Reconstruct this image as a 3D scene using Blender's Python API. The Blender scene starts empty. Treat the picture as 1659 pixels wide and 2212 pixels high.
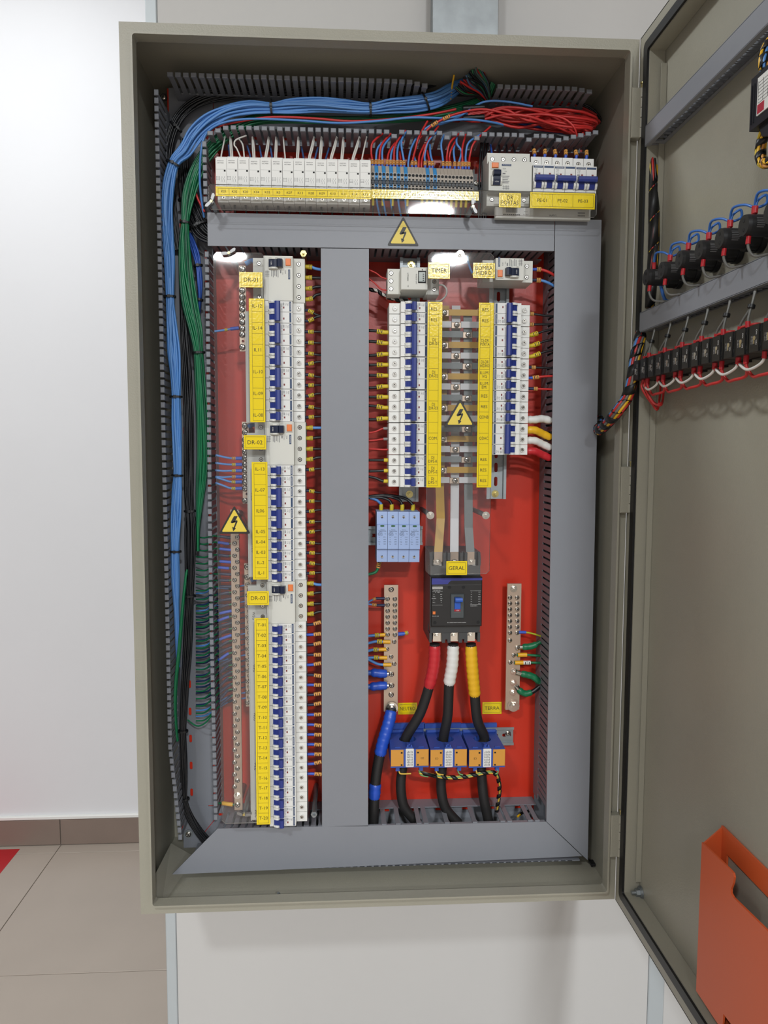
import bpy, math, random
from mathutils import Vector as V, Matrix, geometry
random.seed(7)
S = bpy.context.scene
COL = S.collection
# ---------------------------------------------------------------- camera
FPX, CX, CY = 1615.0, 829.5, 1106.0
CAM = V((0.332648815, -1.20049413, -0.641759882))
yaw, pitch, roll = 0.0572500090, 0.0817926983, 0.00276339185
def _m(r): return Matrix(r)
_base = _m(((1,0,0),(0,0,-1),(0,1,0)))
_rz = _m(((math.cos(yaw),-math.sin(yaw),0),(math.sin(yaw),math.cos(yaw),0),(0,0,1)))
_rx = _m(((1,0,0),(0,math.cos(pitch),-math.sin(pitch)),(0,math.sin(pitch),math.cos(pitch))))
_rr = _m(((math.cos(roll),-math.sin(roll),0),(math.sin(roll),math.cos(roll),0),(0,0,1)))
RC = _rr @ _rx @ _base @ _rz
cam = bpy.data.cameras.new('camera'); camo = bpy.data.objects.new('camera', cam); COL.objects.link(camo)
mw = Matrix((RC[0], -RC[1], -RC[2])).transposed().to_4x4(); mw.translation = CAM
camo.matrix_world = mw
cam.sensor_fit = 'AUTO'; cam.sensor_width = 36.0; cam.lens = FPX*36.0/2212.0
cam.clip_start = 0.01
S.camera = camo
# ---------------------------------------------------------------- world, lamps, exposure
S.view_settings.view_transform = 'Standard'; S.view_settings.look = 'None'
S.view_settings.gamma = 1.0; S.view_settings.use_curve_mapping = False
S.view_settings.exposure = 0.14
W = bpy.data.worlds.new('room_air'); S.world = W; W.use_nodes = True
W.node_tree.nodes['Background'].inputs[0].default_value = (0.95, 0.97, 1.0, 1)
W.node_tree.nodes['Background'].inputs[1].default_value = 0.04
CEIL = 1.12
FLOOR = -2.0
def lamp(name, x, y, size, power, col=(1, 0.97, 0.92), z=None):
    l = bpy.data.lights.new(name, 'AREA'); l.shape = 'DISK'; l.size = size; l.energy = power; l.color = col
    o = bpy.data.objects.new(name, l); COL.objects.link(o); o.location = (x, y, (CEIL-0.03) if z is None else z)
    return o
# a regular grid of round ceiling lamps: two rows about 2 m apart, and one lamp between them
for _x, _y, _p in ((-0.67, 0.38, 24), (-0.67, -2.62, 42), (0.99, -4.30, 150), (-0.67, -5.62, 70), (1.32, -5.62, 70)):
    lamp('ceiling_lamp', _x, _y, 0.30, _p, (0.94, 0.975, 1.0))
S.cycles.use_denoising = True
S.cycles.max_bounces = 8
S.cycles.transparent_max_bounces = 16
S.cycles.caustics_reflective = False; S.cycles.caustics_refractive = False

def ray(u, v):
    return RC.transposed() @ V(((u-CX)/FPX, (v-CY)/FPX, 1.0))
def P(u, v, Y):                      # a point of the plane y = Y
    d = ray(u, v); return CAM + d*((Y-CAM.y)/d.y)
def D(u, v, X):                      # a point of the plane x = X (door)
    d = ray(u, v); return CAM + d*((X-CAM.x)/d.x)
def Fl(u, v, Z):
    d = ray(u, v); return CAM + d*((Z-CAM.z)/d.z)

# ---------------------------------------------------------------- materials
def lin(c):
    r = []
    for k in c[:3]:
        k = k/255.0
        r.append(k/12.92 if k <= 0.04045 else ((k+0.055)/1.055)**2.4)
    return (*r, 1.0)
MATS = {}
def mat(name, rgb, rough=0.5, metal=0.0, bump=0.0, bscale=200, var=0.0, vscale=20, spec=0.5):
    if name in MATS: return MATS[name]
    m = bpy.data.materials.new(name); m.use_nodes = True
    nt = m.node_tree; b = nt.nodes['Principled BSDF']
    b.inputs['Base Color'].default_value = lin(rgb); b.inputs['Roughness'].default_value = rough
    b.inputs['Metallic'].default_value = metal
    b.inputs['Specular IOR Level'].default_value = spec
    tc = nt.nodes.new('ShaderNodeTexCoord')
    if bump:
        n = nt.nodes.new('ShaderNodeTexNoise'); n.inputs['Scale'].default_value = bscale; n.inputs['Detail'].default_value = 2
        nt.links.new(tc.outputs['Object'], n.inputs['Vector'])
        bp = nt.nodes.new('ShaderNodeBump'); bp.inputs['Strength'].default_value = bump; bp.inputs['Distance'].default_value = 0.001
        nt.links.new(n.outputs['Fac'], bp.inputs['Height']); nt.links.new(bp.outputs['Normal'], b.inputs['Normal'])
    if var:
        n = nt.nodes.new('ShaderNodeTexNoise'); n.inputs['Scale'].default_value = vscale; n.inputs['Detail'].default_value = 4
        nt.links.new(tc.outputs['Object'], n.inputs['Vector'])
        mr = nt.nodes.new('ShaderNodeMapRange'); mr.inputs['From Min'].default_value = 0.3; mr.inputs['From Max'].default_value = 0.7
        mr.inputs['To Min'].default_value = 1-var; mr.inputs['To Max'].default_value = 1+var
        nt.links.new(n.outputs['Fac'], mr.inputs['Value'])
        mx = nt.nodes.new('ShaderNodeVectorMath'); mx.operation = 'SCALE'
        mx.inputs[0].default_value = lin(rgb)[:3]
        nt.links.new(mr.outputs['Result'], mx.inputs['Scale']); nt.links.new(mx.outputs['Vector'], b.inputs['Base Color'])
    MATS[name] = m
    return m
PAINT = mat('beige_enamel', (156,153,139), 0.38, bump=0.25, bscale=420, var=0.03, vscale=9)
PAINTI = PAINT
DUCT = mat('grey_duct', (128,131,138), 0.5, var=0.03, vscale=14)
COVER = mat('grey_duct_cover', (136,139,146), 0.42, bump=0.05, bscale=600, var=0.025, vscale=7)
PLATE = mat('orange_plate', (205,50,28), 0.34, bump=0.08, bscale=300, var=0.05, vscale=6)
WHITE = mat('white_plastic', (232,232,228), 0.45)
IVORY = mat('light_grey_plastic', (214,214,206), 0.45)
LEVER = mat('blue_lever', (44,58,132), 0.4)
NAVY = mat('navy_toggle', (24,34,60), 0.35)
STRIP = mat('brand_blue', (34,62,100), 0.45)
RED = mat('red_insulation', (196,48,46), 0.38)
BLUE = mat('blue_insulation', (84,140,208), 0.38)
BLUED = mat('deep_blue_insulation', (48,88,176), 0.38)
GREEN = mat('green_insulation', (24,116,74), 0.4)
BLACK = mat('black_insulation', (24,25,28), 0.35)
WIREW = mat('white_insulation', (222,220,214), 0.4)
GREYW = mat('grey_insulation', (112,112,108), 0.3)
YEL = mat('yellow_label', (240,212,24), 0.18, bump=0.14, bscale=240)
YELS = mat('yellow_sleeve', (216,190,48), 0.5)
ORG = mat('orange_marker', (222,160,84), 0.55)
ORGB = mat('orange_button', (236,128,64), 0.4)
INK = mat('black_ink', (22,20,18), 0.6)
GINK = mat('grey_ink', (118,118,120), 0.6)
WINK = mat('white_ink', (225,225,225), 0.6)
FERR = mat('blue_ferrule', (56,92,196), 0.4)
FERD = mat('dark_blue_ferrule', (30,40,74), 0.4)
STEEL = mat('nickel_steel', (214,208,198), 0.24, 1.0)
ZINC = mat('galvanised_steel', (158,164,167), 0.5, 0.9, bump=0.1, bscale=80, var=0.12, vscale=26)
BRASS = mat('yellow_zinc', (205,190,130), 0.3, 1.0)
BAR = mat('tinned_copper', (196,176,158), 0.42, 0.75, var=0.05)
DARK = mat('dark_hole', (16,16,17), 0.7)
RUB = mat('black_rubber', (20,21,23), 0.42)
SPD = mat('pale_blue_plastic', (158,180,222), 0.5)
TIN = mat('pale_tape', (228,228,224), 0.42)
TYEL = mat('yellow_tape', (236,182,36), 0.38)
TRED = mat('red_tape', (200,44,52), 0.38)
TGRN = mat('green_tape', (24,112,72), 0.38)
TBLU = mat('blue_tape', (42,86,196), 0.34)
BBY = mat('yellow_bar_sleeve', (204,158,48), 0.42)
BBW = mat('white_bar_sleeve', (222,222,224), 0.42)
BBG = mat('grey_bar_sleeve', (130,136,136), 0.45)
CTB = mat('ct_blue', (52,84,168), 0.5)
CTO = mat('ct_orange', (214,152,62), 0.5)
MCC = mat('dark_grey_moulding', (66,67,68), 0.5, bump=0.05, bscale=300)
MCF = mat('black_moulding', (34,33,33), 0.45)
MCB_ = mat('indigo_band', (60,66,150), 0.4)
TBB = mat('beige_terminal', (176,166,154), 0.5)
TBU = mat('blue_terminal', (62,142,202), 0.5)
POCK = mat('orange_pocket', (208,92,48), 0.42, bump=0.03, bscale=200)
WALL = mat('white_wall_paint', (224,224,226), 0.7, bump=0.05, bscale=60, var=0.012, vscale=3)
PANEL = mat('white_partition', (204,203,201), 0.5, var=0.012, vscale=4)
ALU = mat('pale_profile', (196,204,208), 0.42, 0.25)
TILE = mat('beige_floor_tile', (172,160,148), 0.35, var=0.03, vscale=5)
TILEB = mat('brown_skirting_tile', (132,116,106), 0.4, var=0.04, vscale=9)
GROUT = mat('pale_grout', (206,196,184), 0.8)
REDF = mat('red_floor_mark', (176,28,36), 0.4)
LCD = mat('lcd_glass', (92,104,88), 0.25)
REDI = mat('red_indicator', (120,30,28), 0.4)
GRNI = mat('green_indicator', (40,92,50), 0.4)
WALLU = mat('low_bounce_wall_grey', (150,150,152), 0.7, var=0.02, vscale=3)  # unseen walls: grey picked to cut bounce light and deepen the contrast
CEILM = mat('white_ceiling', (235,235,232), 0.8)
# clear acrylic: a thin pane with a light film of dust
ACR = bpy.data.materials.new('clear_acrylic'); ACR.use_nodes = True
_n = ACR.node_tree; _n.nodes.clear()
_o = _n.nodes.new('ShaderNodeOutputMaterial'); _t = _n.nodes.new('ShaderNodeBsdfTransparent'); _g = _n.nodes.new('ShaderNodeBsdfGlossy')
_d = _n.nodes.new('ShaderNodeBsdfDiffuse'); _f = _n.nodes.new('ShaderNodeFresnel'); _a = _n.nodes.new('ShaderNodeMixShader'); _b = _n.nodes.new('ShaderNodeMixShader')
_t.inputs[0].default_value = (0.97, 0.97, 0.97, 1); _g.inputs['Roughness'].default_value = 0.03; _f.inputs[0].default_value = 1.45
_d.inputs[0].default_value = (0.9, 0.88, 0.86, 1); _b.inputs[0].default_value = 0.018
_n.links.new(_t.outputs[0], _b.inputs[1]); _n.links.new(_d.outputs[0], _b.inputs[2])
_n.links.new(_f.outputs[0], _a.inputs[0]); _n.links.new(_b.outputs[0], _a.inputs[1]); _n.links.new(_g.outputs[0], _a.inputs[2])
_n.links.new(_a.outputs[0], _o.inputs[0])
ACE = mat('acrylic_edge', (196,192,184), 0.3)

# ---------------------------------------------------------------- mesh helpers
TXT = {}
def text_geo(s):
    if s not in TXT:
        c = bpy.data.curves.new('t', 'FONT'); c.body = s; c.size = 1.0; c.align_x = 'CENTER'; c.align_y = 'CENTER'; c.resolution_u = 2
        c.space_line = 0.85
        o = bpy.data.objects.new('t', c); COL.objects.link(o)
        me = bpy.data.meshes.new_from_object(o)
        vs = [v.co.copy() for v in me.vertices]; fs = [tuple(p.vertices) for p in me.polygons]
        bpy.data.objects.remove(o); bpy.data.curves.remove(c); bpy.data.meshes.remove(me)
        xs = [v.x for v in vs]; ys = [v.y for v in vs]
        cx, cy = (min(xs)+max(xs))/2, (min(ys)+max(ys))/2
        vs = [V((v.x-cx, v.y-cy, 0)) for v in vs]
        TXT[s] = (vs, fs, max(xs)-min(xs), max(ys)-min(ys))
    return TXT[s]
class MB:
    def __init__(s): s.v = []; s.f = []; s.m = []; s.sm = []; s.M = None
    def add(s, vs, fs, m=0, smooth=False):
        o = len(s.v)
        for p in vs:
            p = V(p)
            if s.M is not None: p = s.M @ p
            s.v.append(p)
        for f in fs: s.f.append(tuple(i+o for i in f)); s.m.append(m); s.sm.append(smooth)
        return s
    def box(s, x0, x1, y0, y1, z0, z1, m=0):
        if x0 > x1: x0, x1 = x1, x0
        if y0 > y1: y0, y1 = y1, y0
        if z0 > z1: z0, z1 = z1, z0
        vs = [(x0,y0,z0),(x1,y0,z0),(x1,y1,z0),(x0,y1,z0),(x0,y0,z1),(x1,y0,z1),(x1,y1,z1),(x0,y1,z1)]
        return s.add(vs, [(0,3,2,1),(4,5,6,7),(0,1,5,4),(1,2,6,5),(2,3,7,6),(3,0,4,7)], m)
    def cbox(s, x0, x1, y0, y1, z0, z1, c, m=0):      # box whose front (low y) edges are chamfered
        if x0 > x1: x0, x1 = x1, x0
        if z0 > z1: z0, z1 = z1, z0
        vs = [(x0+c,y0,z0+c),(x1-c,y0,z0+c),(x1-c,y0,z1-c),(x0+c,y0,z1-c),(x0,y0+c,z0),(x1,y0+c,z0),(x1,y0+c,z1),(x0,y0+c,z1),
              (x0,y1,z0),(x1,y1,z0),(x1,y1,z1),(x0,y1,z1)]
        fs = [(0,1,2,3),(0,4,5,1),(1,5,6,2),(2,6,7,3),(3,7,4,0),(4,8,9,5),(5,9,10,6),(6,10,11,7),(7,11,8,4),(8,11,10,9)]
        return s.add(vs, fs, m)
    def prism(s, poly, axis, a, b, m=0, smooth=False):
        n = len(poly)
        def q(p, t):
            return (t,p[0],p[1]) if axis == 'x' else ((p[0],t,p[1]) if axis == 'y' else (p[0],p[1],t))
        s.add([q(p,a) for p in poly]+[q(p,b) for p in poly], [tuple(range(n))[::-1], tuple(range(n,2*n))], m)
        s.add([q(p,a) for p in poly]+[q(p,b) for p in poly], [(i,(i+1)%n,n+(i+1)%n,n+i) for i in range(n)], m, smooth)
        return s
    def cyl(s, p0, p1, r0, r1=None, n=12, m=0, caps=True, smooth=True):
        p0, p1 = V(p0), V(p1); r1 = r0 if r1 is None else r1
        d = (p1-p0).normalized(); a = d.cross(V((0,0,1)) if abs(d.z) < 0.9 else V((1,0,0))).normalized(); b = d.cross(a)
        c0 = [p0+(a*math.cos(2*math.pi*i/n)+b*math.sin(2*math.pi*i/n))*r0 for i in range(n)]
        c1 = [p1+(a*math.cos(2*math.pi*i/n)+b*math.sin(2*math.pi*i/n))*r1 for i in range(n)]
        s.add(c0+c1, [(i,(i+1)%n,n+(i+1)%n,n+i) for i in range(n)], m, smooth)
        if caps: s.add(c0+c1, [tuple(range(n))[::-1], tuple(range(n,2*n))], m)
        return s
    def tube(s, pts, r, n=6, m=0, closed=False):
        pts = [V(p) for p in pts]; k = len(pts)
        rs = r if isinstance(r, (list,tuple)) else [r]*k
        up = None; vs = []
        for i, p in enumerate(pts):
            if closed: t = (pts[(i+1)%k]-pts[i-1])
            else: t = pts[min(i+1,k-1)]-pts[max(i-1,0)]
            if t.length < 1e-9: t = V((0,1e-6,1))
            t.normalize()
            if up is None: up = t.cross(V((0,1,0)) if abs(t.y) < 0.9 else V((1,0,0))).normalized()
            up = (up-t*up.dot(t))
            if up.length < 1e-6: up = t.cross(V((0.3,1,0.2)))
            up.normalize(); w = t.cross(up)
            for j in range(n):
                a = 2*math.pi*j/n
                vs.append(p+(up*math.cos(a)+w*math.sin(a))*rs[i])
        fs = []
        for i in range(k if closed else k-1):
            for j in range(n):
                a, b = i*n, ((i+1)%k)*n
                fs.append((a+j, a+(j+1)%n, b+(j+1)%n, b+j))
        s.add(vs, fs, m, True)
        if not closed: s.add(vs[:n], [tuple(range(n))[::-1]], m); s.add(vs[-n:], [tuple(range(n))], m)
        return s
    def holed(s, outer, holes, axis, a, b, m=0):     # polygon with holes, extruded from a to b
        def q(p, t):
            return (t,p[0],p[1]) if axis == 'x' else ((p[0],t,p[1]) if axis == 'y' else (p[0],p[1],t))
        loops = [[V((p[0],p[1],0)) for p in L] for L in [outer]+holes]
        tri = geometry.tessellate_polygon(loops)
        flat = [p for L in [outer]+holes for p in L]; n = len(flat)
        s.add([q(p,a) for p in flat], [tuple(t) for t in tri], m)
        s.add([q(p,b) for p in flat], [tuple(t)[::-1] for t in tri], m)
        o = 0
        for L in [outer]+holes:
            k = len(L)
            s.add([q(p,a) for p in L]+[q(p,b) for p in L], [(i,(i+1)%k,k+(i+1)%k,k+i) for i in range(k)], m)
        return s
    def text(s, t, size, x, z, y, m=0, rot=0.0, wmax=None):   # flat print in the x-z plane facing -y; size = height of the line
        vs, fs, w, h = text_geo(t)
        k = size
        kx = wmax/w if wmax and w*k > wmax else k
        c, sn = math.cos(rot), math.sin(rot)
        return s.add([(x+(p.x*kx*c-p.y*k*sn), y, z+(p.x*kx*sn+p.y*k*c)) for p in vs], fs, m)
    def mesh(s, name, mats, bevel=0.0):
        me = bpy.data.meshes.new(name); me.from_pydata([tuple(p) for p in s.v], [], s.f)
        for x in mats: me.materials.append(x)
        me.polygons.foreach_set('material_index', s.m); me.polygons.foreach_set('use_smooth', s.sm)
        me.validate(); me.update()
        return me
    def build(s, name, mats, parent=None, loc=None):
        if not isinstance(mats, (list,tuple)): mats = [mats]
        return link(name, s.mesh(name, mats), parent, loc)
def link(name, me, parent=None, loc=None, rot=None):
    o = bpy.data.objects.new(name, me); COL.objects.link(o)
    if parent is not None: o.parent = parent
    if loc is not None: o.location = loc
    if rot is not None: o.rotation_euler = rot
    return o
def tag(o, label, cat, group=None, kind=None):
    o['label'] = label; o['category'] = cat
    if group: o['group'] = group
    if kind: o['kind'] = kind
    return o
def thing(name, label, cat, loc=(0,0,0), rot=(0,0,0), group=None):
    o = bpy.data.objects.new(name, None); COL.objects.link(o); o.location = loc; o.rotation_euler = rot; o.empty_display_size = 0.01
    return tag(o, label, cat, group)
def struct(o): o['kind'] = 'structure'; return o
def plab(o, l): o['label'] = l; return o
def smooth(pts, k=5):
    pts = [V(p) for p in pts]
    if len(pts) < 3: return [pts[0].lerp(pts[-1], i/k) for i in range(k+1)]
    out = []
    for i in range(len(pts)-1):
        p0, p1, p2, p3 = pts[max(i-1,0)], pts[i], pts[i+1], pts[min(i+2,len(pts)-1)]
        for j in range(k):
            t = j/k
            out.append(0.5*((2*p1)+(p2-p0)*t+(2*p0-5*p1+4*p2-p3)*t*t+(3*p1-p0-3*p2+p3)*t**3))
    out.append(pts[-1]); return out
def rrect(x0, z0, x1, z1, r, n=4):
    if x0 > x1: x0, x1 = x1, x0
    if z0 > z1: z0, z1 = z1, z0
    o = []
    for cx, cz, a in ((x1-r,z0+r,-90),(x1-r,z1-r,0),(x0+r,z1-r,90),(x0+r,z0+r,180)):
        for i in range(n+1):
            t = math.radians(a+90*i/n); o.append((cx+r*math.cos(t), cz+r*math.sin(t)))
    return o
def circ(x, z, r, n=12): return [(x+r*math.cos(2*math.pi*i/n), z+r*math.sin(2*math.pi*i/n)) for i in range(n)]
def rect(u0, v0, u1, v1, Y):         # the world rectangle a photographed rectangle covers on the plane y = Y
    uc, vc = (u0+u1)/2, (v0+v1)/2
    return P(u0,vc,Y).x, P(u1,vc,Y).x, P(uc,v1,Y).z, P(uc,v0,Y).z
ORD = ['first','second','third','fourth','fifth','sixth','seventh','eighth','ninth','tenth','eleventh','twelfth','thirteenth','fourteenth','fifteenth','sixteenth','seventeenth','eighteenth','nineteenth','twentieth','twenty-first']

YL, YP, YC, YM, YR, YA = -0.012, 0.18, 0.08, 0.055, 0.121, 0.043   # lip, plate, duct covers, breaker faces, rails, acrylic sheets
# ================================================================ the room
YF = 1.345
def room():
    fl = MB().box(-3.0, 2.6, -8.0, YF, FLOOR-0.05, FLOOR-0.006).build('floor', GROUT); struct(fl)
    g0 = Fl(134, 1822, FLOOR); gy = Fl(150, 1842, FLOOR).y
    T = 0.598; me = MB().cbox(0.0012, T-0.0012, 0, 0.006, 0.0012, T-0.0012, 0.0008).mesh('tile', [TILE])
    for i in range(-3, 2):
        for j in range(-2, 2):
            x, y = g0.x+i*T, gy-j*T-T
            if j == -1 and i < 2:
                h = YF-gy
                t = MB().cbox(0.0012, T-0.0012, 0, 0.006, 0.0012, h-0.002, 0.0008).build('floor_tile', TILE, fl, (x, gy, FLOOR))
                t.rotation_euler = (math.radians(-90), 0, 0); continue
            if j < 0: continue
            link('floor_tile', me, fl, (x, y, FLOOR), (math.radians(-90), 0, 0))
    big = MB().box(g0.x+2*T, 2.6, -8.0, YF, -0.006, 0).box(-3.0, g0.x-3*T, -8.0, YF, -0.006, 0).box(g0.x-3*T, g0.x+2*T, -8.0, gy-2*T, -0.006, 0)
    o = big.build('outer_tiling', TILE, fl, (0,0,FLOOR)); o['kind'] = 'stuff'
    w = MB().box(-3.0, 2.6, YF, YF+0.1, FLOOR, CEIL).build('wall_back', WALL); struct(w)
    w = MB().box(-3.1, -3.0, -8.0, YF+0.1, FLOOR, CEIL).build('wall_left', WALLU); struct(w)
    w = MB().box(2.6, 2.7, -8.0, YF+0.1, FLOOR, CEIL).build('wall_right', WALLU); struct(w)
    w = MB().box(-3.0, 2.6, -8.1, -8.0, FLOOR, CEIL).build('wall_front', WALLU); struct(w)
    c = MB().box(-3.1, 2.7, -8.1, YF+0.1, CEIL, CEIL+0.08).build('ceiling', CEILM); struct(c)
    # skirting of brown tiles with a white top bead
    bb = MB().box(-3.0, 2.6, YF-0.004, YF-0.0005, FLOOR, FLOOR+0.092).build('baseboard_back', GROUT); struct(bb)
    for i in range(-4, 4):
        MB().cbox(g0.x+i*T+0.0015, g0.x+(i+1)*T-0.0015, YF-0.012, YF-0.004, FLOOR+0.002, FLOOR+0.091, 0.001).build('skirting_tile', TILEB, bb)
    MB().cbox(-3.0, 2.6, YF-0.013, YF-0.0005, FLOOR+0.092, FLOOR+0.104, 0.002).build('top_bead', WHITE, bb)
    # red mark painted on the floor
    a, b, c2 = Fl(46, 1834, FLOOR), Fl(-160, 1836, FLOOR), Fl(0, 1884, FLOOR)
    m = MB(); y1 = a.y; x1 = (a.x+c2.x)/2
    m.box(x1-0.5, x1, y1-0.5, y1, FLOOR, FLOOR+0.0006)
    tag(m.build('floor_marking', REDF), 'red painted square marked on the beige floor tiles near the skirting', 'floor marking')
    # partition with metal posts
    p = MB().cbox(-0.0005, 0.9752, 0.252, 0.285, FLOOR+0.002, CEIL-0.002, 0.001).build('wall_partition', PANEL); struct(p)
    MB().cbox(1.0095, 2.55, 0.252, 0.285, FLOOR+0.002, CEIL-0.002, 0.001).build('infill_panel', PANEL, p)
    for i, (x0, x1) in enumerate(((-0.0212, -0.0008), (0.9755, 1.0092))):
        MB().cbox(x0, x1, 0.249, 0.288, FLOOR+0.001, CEIL-0.001, 0.0015).build('post', ALU, p)
    # flat galvanised tray running up from the cabinet
    x0, x1 = P(937,40,0.2).x, P(1073,40,0.2).x
    t = thing('cable_tray', 'flat galvanised steel cable tray rising from the cabinet top', 'cable tray', (x0, 0.2, 0.0005))
    w = x1-x0
    b = MB().prism([(0,0.048),(w,0.048),(w,-0.002),(w-0.0012,-0.002),(w-0.0012,0.0468),(0.0012,0.0468),(0.0012,-0.002),(0,-0.002)], 'z', 0, CEIL-0.01)
    b.build('trough', ZINC, t)
    l = MB().cbox(-0.002, w+0.002, -0.004, -0.0022, 0, CEIL-0.01, 0.0006).box(-0.002, -0.0006, -0.003, 0.01, 0, CEIL-0.01).box(w+0.0006, w+0.002, -0.003, 0.01, 0, CEIL-0.01)
    l.build('lid', ZINC, t)
room()

# ================================================================ the cabinet
CW, CH, CD = 0.8, 1.408, 0.248
def hinge_at(parent, u, v0, v1):
    x = 0.7925; z0, z1 = P(u, v1, -0.015).z, P(u, v0, -0.015).z
    h = z1-z0
    leaf = MB().cbox(x-0.0075, x+0.0075, -0.0145, -0.0005, z0, z1, 0.001)
    leaf.build('leaf', PAINT, parent)
    k = 5
    for i in range(k):
        a, b = z0+h*i/k+0.0006, z0+h*(i+1)/k-0.0006
        MB().cyl((x+0.0092,-0.012,a), (x+0.0092,-0.012,b), 0.0046 if i % 2 == 0 else 0.0041, n=12).build('knuckle', PAINT, parent)
    MB().cyl((x+0.0092,-0.012,z1), (x+0.0092,-0.012,z1+0.007), 0.0022, n=10).cyl((x+0.0092,-0.012,z1+0.007), (x+0.0092,-0.012,z1+0.0085), 0.0034, n=10).build('pin', BRASS, parent)
def cabinet():
    t = thing('electrical_cabinet', 'open beige steel electrical cabinet mounted on the white partition', 'cabinet', (0,0,0))
    b = MB()
    th = 0.0018
    b.box(0, th, 0.0006, CD, -CH, 0).box(CW-th, CW, 0.0006, CD, -CH, 0).box(th, CW-th, 0.0006, CD, -th, 0).box(th, CW-th, 0.0006, CD, -CH, -CH+th)
    b.box(th, CW-th, CD-th, CD, -CH+th, -th)
    b.holed([(0,0),(CW,0),(CW,-CH),(0,-CH)], [rrect(0.0195, -0.0195, 0.7845, -CH+0.0180, 0.004, 3)], 'y', 0, 0.0016)
    b.build('housing', PAINT, t)
    lip = MB().holed(rrect(0.0195, -0.0195, 0.7845, -CH+0.0180, 0.004, 3), [rrect(0.0225, -0.0225, 0.7815, -CH+0.0208, 0.004, 3)], 'y', YL, 0.011)
    lip.build('raised_lip', PAINT, t)
    # folded corner gusset on the cabinet floor
    MB().add([(0.03,0.012,-CH+0.0021),(0.05,0.012,-CH+0.0021),(0.055,0.17,-CH+0.0021),(0.012,0.17,-CH+0.03),(0.006,0.02,-CH+0.03)], [(0,1,2),(0,2,3),(0,3,4)]).build('corner_gusset', PAINT, t)
    return t
CAB = cabinet()
for u, a, b_, w in ((1378,188,297,'upper'), (1350,1008,1108,'middle'), (1330,1762,1852,'lower')):
    h = thing('hinge', 'beige painted %s hinge between cabinet flange and open door' % w, 'hinge', (0,0,0), group='cabinet hinges')
    hinge_at(h, u, a, b_)
def plate():
    pl = MB().cbox(0.03, 0.77, YP, YP+0.003, -1.36, -0.012, 0.0008).build('mounting_plate', PLATE)
    tag(pl, 'orange red mounting plate on the back of the cabinet', 'mounting plate')
    for x in (0.06, 0.74):
        for z in (-0.06, -1.34):
            MB().cyl((x,YP+0.003,z), (x,CD-0.002,z), 0.006, n=10).build('stud', ZINC, pl)
    return pl
PLT = plate()

# ================================================================ slotted cable ducts
def finger_mesh(w, L, head=True, name='finger'):
    # local: width along x, length along +y (tip at 0), thickness along z
    m = MB(); h = w/2; t = 0.0008
    if head:
        poly = [(-h*0.8,0),(h*0.8,0),(h*0.8,0.005),(h*1.12,0.0085),(h*0.95,0.013),(h*0.95,L),(-h*0.95,L),(-h*0.95,0.013),(-h*1.12,0.0085),(-h*0.8,0.005)]
    else: poly = [(-h,0),(h,0),(h,L),(-h,L)]
    m.prism(poly, 'z', -t, t)
    if head: m.cbox(-h*1.05, h*1.05, -0.0010, 0.0036, -0.0034, 0.0034, 0.0007)
    return m.mesh(name, [DUCT])
FM = finger_mesh(0.0086, 0.070); FMC = finger_mesh(0.0086, 0.070, False)
def wall(parent, axis, fix, a, b, ytip, head=True, pitch=0.0126, skip=(), drop=None, band=0.0):
    """one slotted wall: fingers rising to ytip from a solid root; axis = running axis, fix = its other coordinate"""
    n = int(abs(b-a)/pitch); s = 1 if b > a else -1
    root = ytip+0.066
    if axis == 'x':
        MB().box(a, b, root, YP-0.0004, fix-0.0009, fix+0.0009).build('wall_root', DUCT, parent)
    else:
        MB().box(fix-0.0009, fix+0.0009, root, YP-0.0004, min(a,b), max(a,b)).build('wall_root', DUCT, parent)
    if not head:                                       # closed at the mouth by a continuous rim
        if axis == 'x': MB().box(a, b, ytip, ytip+0.010, fix-0.0009, fix+0.0009).build('wall_rim', DUCT, parent)
        else: MB().box(fix-0.0009, fix+0.0009, ytip, ytip+0.010, min(a,b), max(a,b)).build('wall_rim', DUCT, parent)
    for i in range(n):
        if i in skip: continue
        c = a+s*(i+0.5)*pitch
        f = FM if head else FMC
        dy = random.uniform(0, 0.0012) if head else 0.0
        tilt = random.uniform(-0.012, 0.012) if head else 0
        off = drop(i, n) if drop else 0.0
        if axis == 'x': link('finger', f, parent, (c, ytip+dy, fix+off), (tilt, 0, 0))
        else: link('finger', f, parent, (fix+off, ytip+dy, c), (0, math.radians(90), tilt))
def base_strip(parent, x0, x1, z0, z1, vertical=True, y=None, slots=True):
    y = YP-0.0022 if y is None else y
    m = MB(); q = 0.05
    if not slots: m.box(x0, x1, y, y+0.0018, z0, z1); return m.build('base', DUCT, parent)
    if vertical:
        n = max(1, int((z1-z0)/q)); w = (x1-x0)
        for i in range(n):
            a, b = z0+(z1-z0)*i/n, z0+(z1-z0)*(i+1)/n
            c = (a+b)/2
            m.holed([(x0,a),(x1,a),(x1,b),(x0,b)], [rrect(x0+w*f-0.0026, c-0.0075, x0+w*f+0.0026, c+0.0075, 0.0025, 3) for f in (0.22, 0.78)], 'y', y, y+0.0018)
    else:
        n = max(1, int((x1-x0)/q)); w = (z1-z0)
        for i in range(n):
            a, b = x0+(x1-x0)*i/n, x0+(x1-x0)*(i+1)/n
            c = (a+b)/2
            m.holed([(a,z0),(b,z0),(b,z1),(a,z1)], [rrect(c-0.0075, z0+w*f-0.0026, c+0.0075, z0+w*f+0.0026, 0.0025, 3) for f in (0.25, 0.75)], 'y', y, y+0.0018)
    return m.build('base', DUCT, parent)
def cover(name, poly, label, flange=None):
    m = MB().prism(poly, 'y', YC, YC+0.0018)
    if flange: 
        for f in flange: m.box(*f)
    return tag(m.build(name, COVER), label, 'duct cover')
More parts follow.
